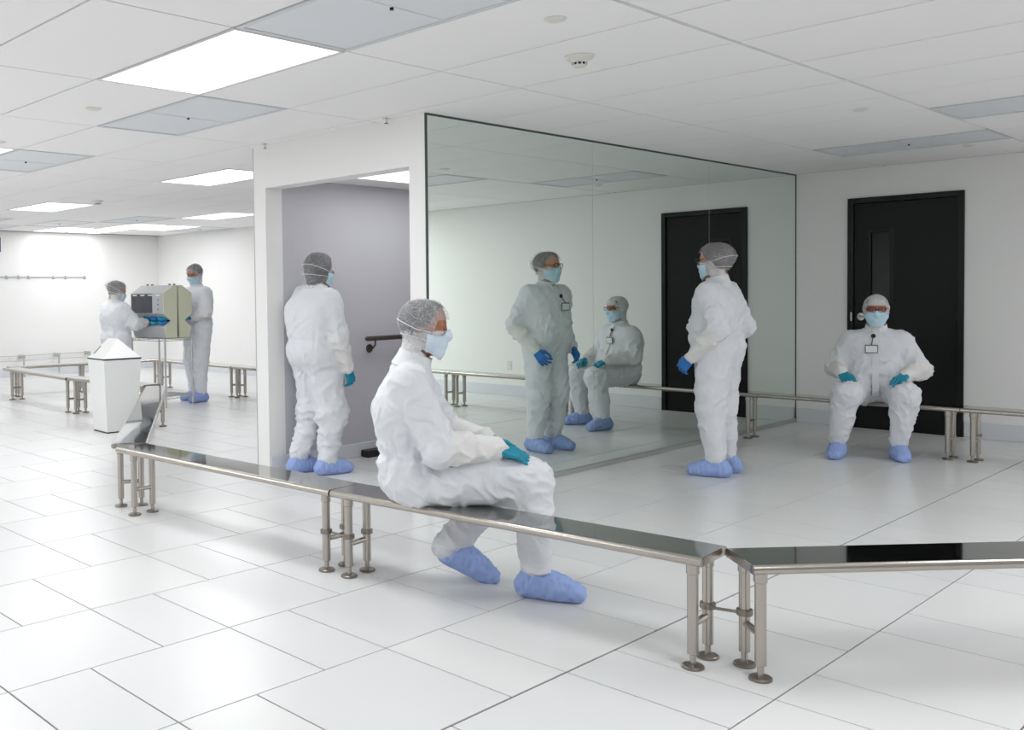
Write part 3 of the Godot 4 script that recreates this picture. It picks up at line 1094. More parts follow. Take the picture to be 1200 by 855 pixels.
	for y in [0.355, 0.27]:
		mb = MB.new()
		mb.tube([Vector3(-1.0, y, 0), Vector3(0.95, y, 0)], 0.006, 6)
		part(o, "rail", mb, M.trim)
	for k in 66:
		mb = MB.new()
		mb.tube([Vector3(-0.98 + k * 0.0292, 0.27, 0), Vector3(-0.98 + k * 0.0292, 0.355, 0)], 0.0022, 4, false)
		part(o, "wire", mb, M.trim)
	for x in [-0.9, -0.22, 0.38, 0.93]:
		mb = MB.new()
		mb.box(Vector3(x - 0.02, 0.30, -0.17), Vector3(x + 0.02, 0.365, 0.008), 0.003)
		mb.box(Vector3(x - 0.012, 0.0, -0.012), Vector3(x + 0.012, 0.30, 0.006), 0.003)
		part(o, "bracket", mb, M.trim)
	mb = MB.new()
	mb.box(Vector3(2.20, 2.05, -12.3), Vector3(2.61, 2.285, -12.285), 0.003)
	solo("wall_sign", "small purple sign at the left edge of the far wall", "sign", mb, M.purple)


# ------------------------------------------------------------------ people
func V(x: float, y: float, f: float) -> Vector3:      # right, up, forward
	return Vector3(x, y, -f)


func stand_pose(s: float) -> Dictionary:
	return {
		"pel": V(0, 0.93 * s, 0), "ch": V(0, 1.20 * s, 0.0), "nk": V(0, 1.385 * s, 0.0), "head": V(0, 1.525 * s, 0.025),
		"shL": V(-0.172, 1.292 * s, 0), "shR": V(0.172, 1.292 * s, 0), "elL": V(-0.23, 1.05 * s, -0.02), "elR": V(0.23, 1.05 * s, -0.02),
		"wrL": V(-0.22, 0.82 * s, 0.08), "wrR": V(0.22, 0.82 * s, 0.08), "hipL": V(-0.085, 0.88 * s, 0), "hipR": V(0.085, 0.88 * s, 0),
		"knL": V(-0.10, 0.48 * s, 0.02), "knR": V(0.10, 0.48 * s, 0.02), "anL": V(-0.105, 0.13, -0.02), "anR": V(0.105, 0.13, -0.02)}


func build_people() -> void:
	# the man seated on the foreground bench
	person({"label": "man in white coverall seated on the foreground bench, hand on knee", "at": Vector3(-0.485, 0, 0.29), "face": Vector2(0.70, 0.714), "cell": 0.0085, "head_cell": 0.0045, "bunch": 0.6, "w": 1.02,
		"j": {"pel": V(0.0, 0.53, -0.02), "ch": V(0.0, 0.80, -0.05), "nk": V(0.0, 1.02, -0.015), "head": V(0, 1.158, 0.035),
			"shL": V(-0.175, 0.925, -0.02), "shR": V(0.175, 0.925, -0.03), "elL": V(-0.22, 0.68, 0.12), "elR": V(0.225, 0.66, 0.10),
			"wrL": V(-0.12, 0.65, 0.31), "wrR": V(0.15, 0.645, 0.335), "hipL": V(-0.09, 0.50, 0.02), "hipR": V(0.10, 0.50, 0.02),
			"knL": V(-0.11, 0.475, 0.42), "knR": V(0.11, 0.49, 0.475), "anL": V(-0.12, 0.15, 0.13), "anR": V(0.12, 0.14, 0.51)},
		"head_yaw": 8.0, "head_pitch": 6.0, "skin": M.skin_a, "hair": M.hair_dark, "cap": "hood", "glove": M.teal,
		"hands": {"R": [V(-0.10, -0.30, 0.95), V(0.30, 0.9, 0.30), V(-0.96, 0.1, 0.2), 0.45], "L": [V(0.1, -0.3, 0.95), V(-0.2, 0.95, 0.3), V(0.95, 0, 0.1), 0.5]},
		"feet": {"R": [V(0.12, 0, 0.52), V(0.38, 0, 0.93), 0.0], "L": [V(-0.12, 0, 0.16), V(0.10, 0, 0.99), 0.42]}, "mask": M.mask_pale, "straps": true})
	# the person in the opening
	var p := stand_pose(0.975)
	p.elR = V(0.235, 1.0, 0.03)
	p.wrR = V(0.20, 0.77, 0.13)
	p.wrL = V(-0.185, 0.78, 0.10)
	p.shL = V(-0.16, 1.28, 0)
	p.elL = V(-0.195, 1.0, 0.02)
	p.pel = V(0, 0.90, -0.03)
	p.ch = V(0, 1.16, -0.03)
	p.anL = V(-0.10, 0.13, -0.10)
	p.anR = V(0.10, 0.13, 0.02)
	p.knR = V(0.10, 0.47, 0.06)
	person({"label": "worker in white coverall standing in the opening with dark netted hair", "at": Vector3(0.94, 0, -2.145), "face": Vector2(0.995, 0.12), "cell": 0.013, "head_cell": 0.006, "w": 1.16, "belly": 0.15, "j": p, "bunched_shins": true,
		"head_yaw": -4.0, "head_pitch": 4.0, "skin": M.skin_b, "hair": M.hair_dark, "cap": "long", "glove": M.teal, "hand_curl": 1.0,
		"feet": {"R": [V(0.10, 0, 0.02), V(0.12, 0, 1), 0.0], "L": [V(-0.10, 0, -0.10), V(-0.05, 0, 1), 0.0]}, "mask": M.mask, "straps": true})
	# the person before the mirror
	p = stand_pose(0.985)
	p.elL = V(-0.255, 1.03, -0.09)
	p.elR = V(0.265, 1.03, -0.09)
	p.wrL = V(-0.225, 0.835, 0.10)
	p.wrR = V(0.225, 0.835, 0.08)
	person({"label": "worker in white coverall and glasses standing before the mirror", "at": Vector3(2.87, 0, -0.05), "face": Vector2(-0.12, -0.99), "cell": 0.013, "head_cell": 0.006, "w": 1.08, "belly": 0.135, "j": p,
		"head_yaw": 6.0, "head_pitch": 0.0, "skin": M.skin_b, "hair": M.hair_brown, "cap": "bouffant", "glove": M.blue_glove, "hand_curl": 1.0, "badge": "reel", "glasses": true, "flap": true,
		"feet": {"R": [V(0.11, 0, -0.02), V(0.15, 0, 1), 0.0], "L": [V(-0.11, 0, -0.02), V(-0.12, 0, 1), 0.0]}, "mask": M.mask, "straps": true})
	# the man seated by the door
	person({"label": "heavy-set man in white coverall seated in front of the black door", "at": Vector3(4.60, 0, 0.37), "face": Vector2(-0.945, 0.326), "cell": 0.013, "head_cell": 0.006, "w": 1.1, "belly": 0.15,
		"j": {"pel": V(0, 0.52, 0), "ch": V(0, 0.80, -0.02), "nk": V(0, 0.985, 0.0), "head": V(0.0, 1.125, 0.03),
			"shL": V(-0.175, 0.872, 0), "shR": V(0.175, 0.872, 0), "elL": V(-0.30, 0.66, 0.05), "elR": V(0.285, 0.66, 0.06),
			"wrL": V(-0.20, 0.635, 0.27), "wrR": V(0.235, 0.65, 0.32), "hipL": V(-0.105, 0.51, 0.02), "hipR": V(0.105, 0.51, 0.02),
			"knL": V(-0.20, 0.48, 0.38), "knR": V(0.195, 0.49, 0.43), "anL": V(-0.16, 0.14, 0.34), "anR": V(0.255, 0.14, 0.40)},
		"head_yaw": -4.0, "head_pitch": 4.0, "skin": M.skin_a, "hair": M.hair_grey, "cap": "tight", "glove": M.teal, "badge": "clip", "glasses": true, "flap": true,
		"hands": {"R": [V(-0.38, -0.42, 0.82), V(0.15, 0.85, 0.5), V(-0.98, 0.05, 0.1), 0.45], "L": [V(0.35, -0.36, 0.85), V(-0.1, 0.9, 0.4), V(0.95, 0.05, -0.2), 0.45]},
		"feet": {"R": [V(0.255, 0, 0.40), V(0.12, 0, 1), 0.0], "L": [V(-0.16, 0, 0.34), V(-0.18, 0, 1), 0.0]}, "mask": M.mask, "straps": false})
	# the two workers at the cabinet in the far room
	p = stand_pose(0.895)
	p.elR = V(0.21, 0.98, 0.12)
	p.wrR = V(0.12, 0.985, 0.33)
	p.elL = V(-0.21, 0.98, 0.12)
	p.wrL = V(-0.10, 0.985, 0.33)
	person({"label": "shorter worker in white coverall reaching into the beige cabinet", "at": Vector3(1.86, 0, -6.98), "face": Vector2(0.986, -0.05), "cell": 0.018, "head_cell": 0.008, "w": 1.0, "j": p,
		"head_yaw": 0.0, "head_pitch": 16.0, "skin": M.skin_b, "hair": M.hair_brown, "cap": "bun", "glove": M.teal,
		"hands": {"R": [V(-0.1, -0.05, 1), V(0.1, 1, 0.05), V(-1, 0, 0), 0.4], "L": [V(0.1, -0.05, 1), V(-0.1, 1, 0.05), V(1, 0, 0), 0.4]},
		"feet": {"R": [V(0.105, 0, -0.02), V(0.1, 0, 1), 0.0], "L": [V(-0.105, 0, -0.02), V(-0.1, 0, 1), 0.0]}, "mask": M.mask, "straps": true})
	p = stand_pose(1.03)
	p.elR = V(0.25, 1.10, 0.06)
	p.wrR = V(0.16, 1.03, 0.20)
	p.elL = V(-0.25, 1.10, 0.06)
	p.wrL = V(-0.14, 1.03, 0.20)
	p.anL = V(-0.13, 0.13, 0.06)
	p.knL = V(-0.12, 0.50, 0.06)
	person({"label": "tall worker in white coverall standing right of the beige cabinet", "at": Vector3(2.93, 0, -6.92), "face": Vector2(-0.99, 0.10), "cell": 0.018, "head_cell": 0.008, "w": 1.05, "j": p,
		"head_yaw": -8.0, "head_pitch": 20.0, "skin": M.skin_a, "hair": M.hair_dark, "cap": "hood", "glove": M.teal, "badge": "reel",
		"hands": {"R": [V(-0.1, -0.05, 1), V(0.1, 1, 0.05), V(-1, 0, 0), 0.4], "L": [V(0.1, -0.05, 1), V(-0.1, 1, 0.05), V(1, 0, 0), 0.4]},
		"feet": {"R": [V(0.105, 0, -0.02), V(0.2, 0, 1), 0.0], "L": [V(-0.13, 0, 0.06), V(-0.1, 0, 1), 0.0]}, "mask": M.mask, "straps": true})


func folds(mb: MB, f: Field, first: int, joints: Array, base: float, peak: float, wave: float, waist: Vector3, mix := 0.35) -> void:
	mb.smooth()
	var nv := mb.n
	for i in range(first, mb.v.size()):
		var p := mb.v[i]
		var sum := 0.0
		var ws := 0.0
		for b in f.a.size():
			var x := f.bone_at(p, b)
			if x > 0.05:
				continue
			var w := exp(-maxf(x, 0.0) / 0.012)
			var ax := f.d[b].normalized()
			var along := p.dot(ax)
			var bunch := mix if f.tag[b] != 2 else 1.0
			var q := (p - ax * along) * (lerpf(0.95, 0.36, bunch) / wave) + ax * (along * lerpf(0.42, 1.0, bunch) / wave)
			q += Vector3(0, 0, 0.6) * noise.get_noise_3dv(p * 6.0) + Vector3(b * 3.1, 0, 0)
			var r := 1.7 * pow(maxf(0.0, 1.0 - 2.0 * absf(noise.get_noise_3dv(q))), 2.2)
			r += 0.55 * pow(maxf(0.0, 1.0 - 2.2 * absf(noise.get_noise_3dv(q * 2.1 + Vector3(7, 3, 1)))), 2.0)
			r += 0.9 * noise.get_noise_3dv(q * 0.6 + Vector3(1, 9, 4))
			if f.tag[b] == 2:
				r = 1.6 * r + 0.9 * pow(maxf(0.0, 1.0 - 2.0 * absf(noise.get_noise_3dv(q * 1.6))), 2.0)
			sum += w * r
			ws += w
		if ws <= 0.0:
			continue
		var amp := base
		for jn in joints:
			var dd: float = (p - jn).length_squared() / 0.0144
			if dd < 6.0:
				amp += peak * exp(-dd)
		var move := amp * (sum / ws - 0.5)
		var dy := p.y - waist.y
		if absf(dy) < 0.2 and minf(f.bone_at(p, f.a.size() - 1), minf(f.bone_at(p, f.a.size() - 3), minf(f.bone_at(p, f.a.size() - 2), f.bone_at(p, f.a.size() - 4)))) > 0.015:
			var an := atan2(p.x - waist.x, p.z - waist.z)
			var pleat := 1.0 - 2.4 * absf(noise.get_noise_3dv(Vector3(cos(an) * 5.5, dy * 3.0, sin(an) * 5.5)))
			move += -0.015 * exp(-dy * dy / 0.0005) + 0.0055 * pleat * exp(-dy * dy / 0.006)
		mb.v[i] = p + nv[i] * move
	mb.smooth()


func person(s: Dictionary) -> void:
	var j: Dictionary = s.j
	var at: Vector3 = s.at
	var face: Vector2 = s.face.normalized()
	var root := thing("person", s.label, "person", at, atan2(-face.x, -face.y), "people in white coveralls")
	var W: float = s.w
	var hA: Vector3 = (j.hipR - j.hipL).normalized()
	var sA: Vector3 = (j.shR - j.shL).normalized()
	var pel: Vector3 = j.pel
	var ch: Vector3 = j.ch
	var f := Field.new()
	f.bone(pel - hA * 0.065 * W, pel + hA * 0.065 * W, 0.132 * W, 0.132 * W, 0.05)
	f.bone(pel - hA * 0.06 * W, ch - sA * 0.085 * W, 0.128 * W, 0.122 * W, 0.05)
	f.bone(pel + hA * 0.06 * W, ch + sA * 0.085 * W, 0.128 * W, 0.122 * W, 0.05)
	f.bone(ch - sA * 0.085 * W, ch + sA * 0.085 * W, 0.128 * W, 0.128 * W, 0.05)
	f.bone(j.shL, j.shR, 0.074, 0.074, 0.07)
	f.bone(ch, j.nk, 0.11 * W, 0.066, 0.06)
	if s.has("belly"):
		var bl := pel.lerp(ch, 0.35) + Vector3(0, 0, -0.055)
		f.bone(bl - hA * 0.06, bl + hA * 0.06, s.belly, s.belly, 0.06)
	for e in ["L", "R"]:
		f.bone(j["hip" + e], j["kn" + e], 0.112 * W, 0.098 * sqrt(W), 0.05)
		f.bone(j["kn" + e], j["an" + e], 0.098 * sqrt(W), 0.066, 0.03, 2 if s.get("bunched_shins", false) else 0)
	for e in ["L", "R"]:
		f.bone(j["sh" + e], j["el" + e], 0.083 * sqrt(W), 0.074, 0.025, 0)
		f.bone(j["el" + e], j["wr" + e], 0.074, 0.047, 0.025, 1)
	var mb := MB.new()
	f.net(mb, s.cell)
	var waist := pel.lerp(ch, 0.3)
	folds(mb, f, 0, [j.elL, j.elR, j.knL, j.knR, waist, pel, j.hipL, j.hipR], 0.0062, 0.0105, 0.125, waist, s.get("bunch", 0.3))
	for i in mb.v.size():
		var best := 1e9
		var tg := 0
		for b in f.a.size():
			var x := f.bone_at(mb.v[i], b)
			if x < best:
				best = x
				tg = f.tag[b]
		mb.c.append(Color(0.82, 0.815, 0.80) if tg == 1 else Color(0.785, 0.80, 0.84))
	part(root, "coverall", mb, M.suit)

	# head on its neck, with a slim trunk that goes on inside the coverall
	var hp: Vector3 = j.head
	var hb := Basis(Vector3.UP, -deg_to_rad(s.head_yaw)) * Basis(Vector3.RIGHT, -deg_to_rad(s.head_pitch))
	var H := func(x: float, y: float, ff: float) -> Vector3: return hp + hb * Vector3(x, y, -ff)
	var hf := Field.new()
	hf.bone(H.call(0, 0.028, -0.022), H.call(0, 0.035, 0.02), 0.084, 0.076, 0.03)
	hf.bone(H.call(-0.018, -0.035, 0.04), H.call(-0.010, -0.088, 0.058), 0.048, 0.030, 0.03)
	hf.bone(H.call(0.018, -0.035, 0.04), H.call(0.010, -0.088, 0.058), 0.048, 0.030, 0.03)
	hf.bone(H.call(-0.034, 0.020, 0.080), H.call(0.034, 0.020, 0.080), 0.013, 0.013, 0.02)
	hf.bone(H.call(0, 0.006, 0.092), H.call(0, -0.034, 0.108), 0.008, 0.013, 0.015)
	hf.bone(H.call(-0.020, -0.066, 0.092), H.call(0.020, -0.066, 0.092), 0.007, 0.007, 0.012)
	for e in [-1, 1]:
		hf.bone(H.call(e * 0.040, -0.026, 0.060), H.call(e * 0.044, -0.030, 0.052), 0.026, 0.026, 0.02)
		hf.bone(H.call(e * 0.082, 0.016, -0.012), H.call(e * 0.080, -0.028, -0.004), 0.010, 0.008, 0.008)
		hf.bone(H.call(e * 0.086, 0.012, -0.020), H.call(e * 0.084, -0.012, -0.020), 0.008, 0.007, 0.008)
	hf.bone(H.call(0, -0.05, -0.02), j.nk + Vector3(0, -0.03, 0), 0.054, 0.056, 0.03)
	mb = MB.new()
	hf.net(mb, s.head_cell)
	var bf := Field.new()
	bf.bone(pel, j.nk + Vector3(0, -0.02, 0), 0.08, 0.05, 0.03)
	for e in ["L", "R"]:
		bf.bone(pel, j["hip" + e], 0.07, 0.06, 0.03)
		bf.bone(j["hip" + e], j["kn" + e], 0.06, 0.045, 0.03)
		bf.bone(j["kn" + e], j["an" + e], 0.045, 0.035, 0.03)
		bf.bone(j.nk + Vector3(0, -0.06, 0), j["sh" + e], 0.03, 0.035, 0.03)
		bf.bone(j["sh" + e], j["el" + e], 0.035, 0.028, 0.03)
		bf.bone(j["el" + e], j["wr" + e], 0.028, 0.022, 0.03)
	bf.net(mb, 0.022)
	mb.smooth()
	part(root, "body", mb, s.skin)
	for e in [-1, 1]:
		mb = MB.new()
		ball(mb, H.call(e * 0.031, 0.002, 0.0800), 0.0108)
		var eye := part(root, "eye", mb, M.card)
		mb = MB.new()
		ball(mb, H.call(e * 0.031, 0.002, 0.0862), 0.0056)
		part(eye, "iris", mb, M.dark)
		mb = MB.new()
		mb.tube([H.call(e * 0.016, 0.021, 0.094), H.call(e * 0.032, 0.026, 0.0915), H.call(e * 0.05, 0.019, 0.080)], [0.003, 0.0042, 0.002], 6)
		part(root, "eyebrow", mb, s.hair)
	# collar
	mb = MB.new()
	var nd: Vector3 = (hp - j.nk).normalized()
	var xb := Vector3.RIGHT
	var cb := Basis(xb, nd, xb.cross(nd).normalized()).orthonormalized()
	var gap := 0.0
	mb.lathe([Vector2(0.092, -0.035), Vector2(0.079, 0.01), Vector2(0.076, 0.036), Vector2(0.072, 0.038), Vector2(0.069, 0.01)], 26, Transform3D(cb, j.nk + Vector3(0, -0.012, -0.004)))
	mb.smooth()
	part(root, "collar", mb, M.flap)

	# hair, net, mask
	var c := hp
	var kind: String = s.cap
	var hair_lo := func(az: float) -> float:
		var a := absf(az)
		return lerpf(48.0, 2.0, smoothstep(35.0, 85.0, a)) if a < 85.0 else lerpf(2.0, -34.0, smoothstep(95.0, 130.0, a))
	var n_az := 56 if s.cell < 0.011 else 36
	var bulge := func(az: float, el: float) -> float:
		if kind == "bouffant":
			return 0.030 * exp(-pow((absf(az) - 180.0) / 70.0, 2) - pow((el - 12.0) / 38.0, 2)) + 0.010
		if kind == "bun":
			return 0.05 * exp(-pow((absf(az) - 180.0) / 32.0, 2) - pow((el - 18.0) / 20.0, 2)) + 0.008
		if kind == "long":
			return 0.034 * smoothstep(60.0, 150.0, absf(az)) * smoothstep(30.0, -40.0, el) + 0.006
		if kind == "tight":
			return 0.0
		return 0.005
	if kind == "long":
		hair_lo = func(az: float) -> float: return lerpf(46.0, -56.0, smoothstep(35.0, 78.0, absf(az)))
	mb = MB.new()
	shell(mb, hf, c, hb, -180, 180, n_az, hair_lo, func(_a): return 90.0, 14, func(az, el): return 0.005 + 0.55 * bulge.call(az, el))
	part(root, "hair", mb, s.hair)
	mb = MB.new()
	var hem := func(az: float) -> float: return lerpf(21.0, -58.0, smoothstep(44.0, 66.0, absf(az)))
	if kind == "bouffant" or kind == "bun":
		hem = func(az: float) -> float: return lerpf(28.0, -36.0, smoothstep(40.0, 125.0, absf(az)))
	var rumple := func(az: float, el: float) -> float:
		var q := Vector3(cos(deg_to_rad(az)) * 5.0, el * 0.09, sin(deg_to_rad(az)) * 5.0)
		return 0.0065 + bulge.call(az, el) + 0.0035 * noise.get_noise_3dv(q) + 0.003 * (1.0 - 2.0 * absf(noise.get_noise_3dv(q * 1.7)))
	shell(mb, hf, c, hb, -180, 180, n_az, hem, func(_a): return 90.0, 20, rumple)
	part(root, "hair_net", mb, {"hood": M.net, "long": M.net_fine, "bouffant": M.net_fine, "bun": M.net, "tight": M.net_thick}[kind], "translucent white hair net")
	# beard cover round jaw and neck
	mb = MB.new()
	shell(mb, hf, c, hb, -165, 165, n_az, func(az): return lerpf(-58.0, -60.0, smoothstep(20.0, 90.0, absf(az))), func(az): return lerpf(-4.0, -14.0, smoothstep(40.0, 75.0, absf(az))) + (10.0 * smoothstep(70.0, 110.0, absf(az)) if kind == "bouffant" else 0.0), 10, func(az, el): return 0.008 + 0.010 * smoothstep(-30.0, -55.0, el) * (1.0 + noise.get_noise_3dv(Vector3(az * 0.06, el * 0.10, 3))) + 0.004 * noise.get_noise_3dv(Vector3(az * 0.05, el * 0.14, 0)))
	part(root, "beard_cover", mb, M.net_fine if kind == "long" else M.net_thick, "white net beard cover")
	mb = MB.new()
	shell(mb, hf, c, hb, -70, 70, 26, func(az): return lerpf(-53.0, -57.0, smoothstep(10.0, 60.0, absf(az))), func(az): return lerpf(0.0, -15.0, smoothstep(5.0, 45.0, absf(az))), 18, func(az, el): return 0.014 + 0.010 * smoothstep(-20.0, -45.0, el) * smoothstep(8.0, 45.0, absf(az)) - 0.003 * smoothstep(55.0, 72.0, absf(az)) + 0.0034 * absf(sin(deg_to_rad(el * 9.0))))
	part(root, "face_mask", mb, s.mask, "light blue pleated face mask")
	if s.straps:
		for st in [[-10.0, 12.0], [-34.0, -20.0]]:
			mb = MB.new()
			var path := []
			for k in 41:
				var az := 62.0 + (298.0 - 62.0) * k / 40.0
				var a2 := az if az <= 180.0 else az - 360.0
				var t := 1.0 - absf(k - 20.0) / 20.0
				var el: float = lerpf(st[0], st[1], smoothstep(0.0, 0.9, t))
				path.append(on_head(hf, c, hb, a2, el, 0.0085 + bulge.call(a2, el)))
			mb.tube(path, 0.0022, 5)
			part(root, "mask_tie", mb, M.strap)
	if s.get("glasses", false):
		mb = MB.new()
		for e in [-1, 1]:
			var ring := []
			for k in 20:
				var an := TAU * k / 20
				var cx := signf(cos(an)) * pow(absf(cos(an)), 0.6) * 0.025
				var cy := signf(sin(an)) * pow(absf(sin(an)), 0.6) * 0.016
				ring.append(H.call(e * 0.034 + cx, 0.007 + cy, 0.119 - absf(e * 0.034 + cx) * 0.15))
			mb.tube(ring, 0.0022, 6, false, true)
			mb.tube([H.call(e * 0.059, 0.012, 0.110), H.call(e * 0.079, 0.013, 0.06), H.call(e * 0.083, 0.012, -0.01)], 0.0022, 6)
		mb.tube([H.call(-0.009, 0.010, 0.1175), H.call(0.009, 0.010, 0.1175)], 0.002, 6)
		part(root, "eyeglasses", mb, M.dark)

	# gloves and shoe covers
	for e in ["L", "R"]:
		var sg := 1.0 if e == "R" else -1.0
		var wr: Vector3 = j["wr" + e]
		var dir: Vector3 = (wr - j["el" + e]).normalized()
		var back := V(sg, 0.0, 0.25)
		var thumb := V(0, 0.2, 1)
		var curl: float = s.get("hand_curl", 0.6)
		if s.has("hands"):
			var hd: Array = s.hands[e]
			dir = hd[0].normalized()
			back = hd[1].normalized()
			thumb = hd[2].normalized()
			curl = hd[3]
		part(root, "glove", hand(wr + dir * 0.012, dir, back, thumb, curl, 0.0042 if s.cell < 0.011 else (0.0055 if s.cell < 0.015 else 0.008)), s.glove)
		var ft: Array = s.feet[e]
		part(root, "shoe_cover", shoe(ft[0], ft[1].normalized(), ft[2], s.cell), M.cover)
	# zip flap and badge
	if s.get("flap", false):
		mb = MB.new()
		var n := 26
		var y0 := pel.y - 0.06
		var y1: float = j.nk.y - 0.02
		var rows := []
		for k in n + 1:
			var y := lerpf(y0, y1, float(k) / n)
			var row := []
			for x in [-0.024, 0.024]:
				var q := f.march(V(x, y, 0.42), Vector3(0, 0, 1), 0.008, 18)
				row.append(q)
			rows.append(row)
		for k in n:
			var o3 := Vector3(0, 0, 0.012)
			mb.quad(rows[k][0], rows[k][1], rows[k + 1][1], rows[k + 1][0])
			mb.quad(rows[k][1], rows[k][1] + o3, rows[k + 1][1] + o3, rows[k + 1][1])
			mb.quad(rows[k][0] + o3, rows[k][0], rows[k + 1][0], rows[k + 1][0] + o3)
		part(root, "zip_flap", mb, M.flap)
	if s.has("badge"):
		var reel: bool = s.badge == "reel"
		var bx := 0.055 if reel else 0.03
		var by: float = ch.y - 0.005 if reel else ch.y + 0.02
		var q := f.march(V(bx, by, 0.42), Vector3(0, 0, 1), 0.020, 18)
		var tf := Transform3D(Basis(Vector3.RIGHT, -0.06), q)
		mb = MB.new()
		mb.box(Vector3(-0.045, -0.032, -0.002), Vector3(0.045, 0.032, 0.002), 0.001, tf)
		var bd := part(root, "id_badge", mb, M.card_frame)
		mb = MB.new()
		mb.box(Vector3(-0.039, -0.026, -0.0032), Vector3(0.039, 0.024, -0.002), 0.0, tf)
		part(bd, "card", mb, M.card)
		var q2 := f.march(V(bx * 0.6, by + (0.085 if reel else 0.10), 0.42), Vector3(0, 0, 1), 0.010, 18)
		mb = MB.new()
		mb.tube([q + Vector3(0, 0.03, 0), q2], 0.003, 6)
		mb.lathe([Vector2(0.016, 0.0), Vector2(0.017, 0.006), Vector2(0.012, 0.009), Vector2(0, 0.009)], 16, Transform3D(Basis(Vector3.RIGHT, -PI / 2), q2))
		part(bd, "badge_reel", mb, M.dark)


func ball(mb: MB, c: Vector3, r: float) -> void:
	var prof := []
	for k in 9:
		var a := -PI / 2 + PI * k / 8
		prof.append(Vector2(cos(a) * r, sin(a) * r))
	var first := mb.v.size()
	mb.lathe(prof, 12, Transform3D(Basis(), c))
	for i in range(first, mb.v.size()):
		mb.n[i] = (mb.v[i] - c).normalized()


func on_head(hf: Field, c: Vector3, hb: Basis, az: float, el: float, off: float) -> Vector3:
	var a := deg_to_rad(az)
	var e := deg_to_rad(el)
	var d := hb * Vector3(sin(a) * cos(e), sin(e), -cos(a) * cos(e))
	var p := hf.march(c + d * 0.20, -d, 0.002, 10)
	return p + d * (off - 0.002)


func shell(mb: MB, hf: Field, c: Vector3, hb: Basis, az0: float, az1: float, n_az: int, lo: Callable, hi: Callable, n_el: int, off: Callable) -> void:
	var first := mb.v.size()
	for i in n_az + 1:
		var az := lerpf(az0, az1, float(i) / n_az)
		var l: float = lo.call(az)
		var h: float = hi.call(az)
		for k in n_el + 1:
			var el := lerpf(l, h, float(k) / n_el)
			var w := az
			if w > 180.0:
				w -= 360.0
			mb.p(on_head(hf, c, hb, w, minf(el, 89.5), off.call(w, el)), Vector3.UP)
			mb.uv.append(Vector2(float(i) / n_az, el / 180.0))
	# even out the grid, so that ears and chin show softly
	for pass_ in 2:
		var old := mb.v.duplicate()
		for i in n_az + 1:
			for k in range(1, n_el):
				var id := first + i * (n_el + 1) + k
				var il := id - (n_el + 1)
				var ir := id + (n_el + 1)
				if i == 0 or i == n_az:
					if az1 - az0 < 359.0:
						continue
					il = first + (n_az - 1) * (n_el + 1) + k
					ir = first + (n_el + 1) + k
				mb.v[id] = old[id] * 0.5 + (old[il] + old[ir] + old[id - 1] + old[id + 1]) * 0.125
	for i in n_az:
		for k in n_el:
			var a := first + i * (n_el + 1) + k
			var b := a + n_el + 1
			mb.t(a, a + 1, b + 1)
			mb.t(a, b + 1, b)
	mb.smooth()
	if az1 - az0 > 359.0:
		for k in n_el + 1:
			var a := first + k
			var b := first + n_az * (n_el + 1) + k
			var nn := (mb.n[a] + mb.n[b]).normalized()
			mb.n[a] = nn
			mb.n[b] = nn


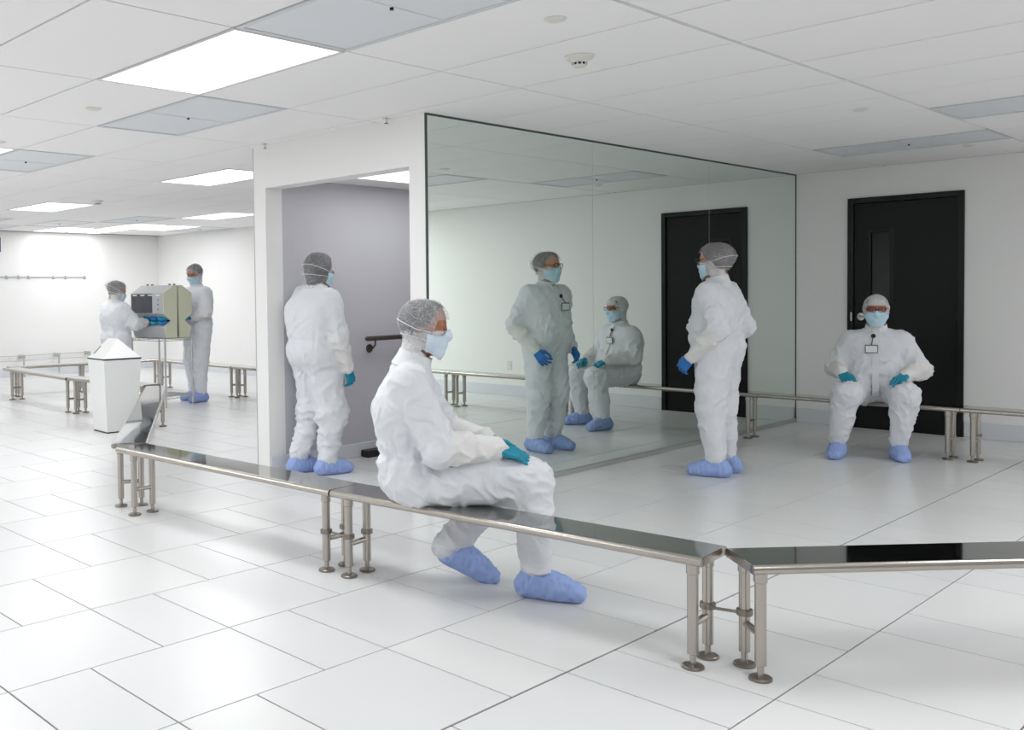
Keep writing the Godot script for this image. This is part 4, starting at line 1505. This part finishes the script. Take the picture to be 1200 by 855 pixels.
func hand(wr: Vector3, dir: Vector3, back: Vector3, thumb: Vector3, curl: float, cell: float) -> MB:
	back = (back - dir * back.dot(dir)).normalized()
	thumb = (thumb - dir * thumb.dot(dir))
	thumb = (thumb - back * thumb.dot(back)).normalized()
	var f := Field.new()
	f.bone(wr - dir * 0.055, wr + dir * 0.01, 0.030, 0.026, 0.02)
	var lens := [0.074, 0.082, 0.075, 0.058]
	for i in 4:
		var o := 1.5 - i
		var kn := wr + dir * (0.088 - 0.004 * absf(o - 0.5)) + thumb * o * 0.0205 + back * 0.004
		f.bone(wr + thumb * o * 0.012, kn, 0.016, 0.0125, 0.016)
		var d := (dir + thumb * o * 0.14).normalized()
		var p := kn
		var r := 0.0102 if i < 3 else 0.009
		for g in 3:
			d = d.rotated(dir.cross(back).normalized(), -curl * [0.45, 0.6, 0.4][g])
			var q: Vector3 = p + d * lens[i] * [0.46, 0.30, 0.24][g]
			f.bone(p, q, r, r * 0.92, 0.005)
			p = q
			r *= 0.92
	var t0 := wr + dir * 0.022 + thumb * 0.02 - back * 0.006
	var t1 := t0 + (dir * 0.62 + thumb * 0.62 - back * 0.25).normalized() * 0.046
	var t2 := t1 + (dir * 0.95 + thumb * 0.15 - back * 0.3).normalized() * 0.034
	var t3 := t2 + (dir * 0.98 - thumb * 0.1 - back * 0.3).normalized() * 0.026
	f.bone(t0, t1, 0.0165, 0.0125, 0.014)
	f.bone(t1, t2, 0.0125, 0.011, 0.006)
	f.bone(t2, t3, 0.011, 0.0095, 0.006)
	var mb := MB.new()
	f.net(mb, cell)
	mb.smooth()
	return mb


func shoe(at: Vector3, dir: Vector3, lift: float, cell: float) -> MB:
	var right := dir.cross(Vector3.UP).normalized()
	var up := Vector3.UP
	var fw := dir
	if lift > 0.0:      # heel raised: the foot turns about the ball
		fw = dir.rotated(right, -lift)
		up = Vector3.UP.rotated(right, -lift)
	var pivot := at + dir * 0.13
	var F := func(x: float, y: float, ff: float) -> Vector3: return pivot + right * x + up * y + fw * (ff - 0.13)
	var f := Field.new()
	f.bone(F.call(0, 0.046, -0.062), F.call(0, 0.046, 0.06), 0.047, 0.050, 0.03)
	for e in [-1, 1]:
		f.bone(F.call(e * 0.006, 0.042, 0.04), F.call(e * 0.014 + 0.0, 0.036, 0.155), 0.046, 0.037, 0.03)
	f.bone(F.call(0, 0.055, -0.035), F.call(0, 0.085, -0.03), 0.054, 0.050, 0.04)
	f.bone(F.call(0, 0.075, 0.01), F.call(0, 0.055, 0.09), 0.05, 0.044, 0.04)
	f.floor_n = up
	f.floor_d = up.dot(F.call(0, 0.002, 0))
	var mb := MB.new()
	f.net(mb, maxf(cell * 0.7, 0.0075))
	mb.smooth()
	var nv := mb.n
	for i in mb.v.size():
		var p := mb.v[i]
		var h := (p - pivot).dot(up)
		var q := Vector3((p - pivot).dot(fw) * 38.0, h * 12.0, (p - pivot).dot(right) * 30.0)
		var r := 1.0 - 2.2 * absf(noise.get_noise_3dv(q)) - 0.3
		mb.v[i] = p + nv[i] * 0.0062 * r * smoothstep(0.004, 0.02, h)
	mb.smooth()
	return mb
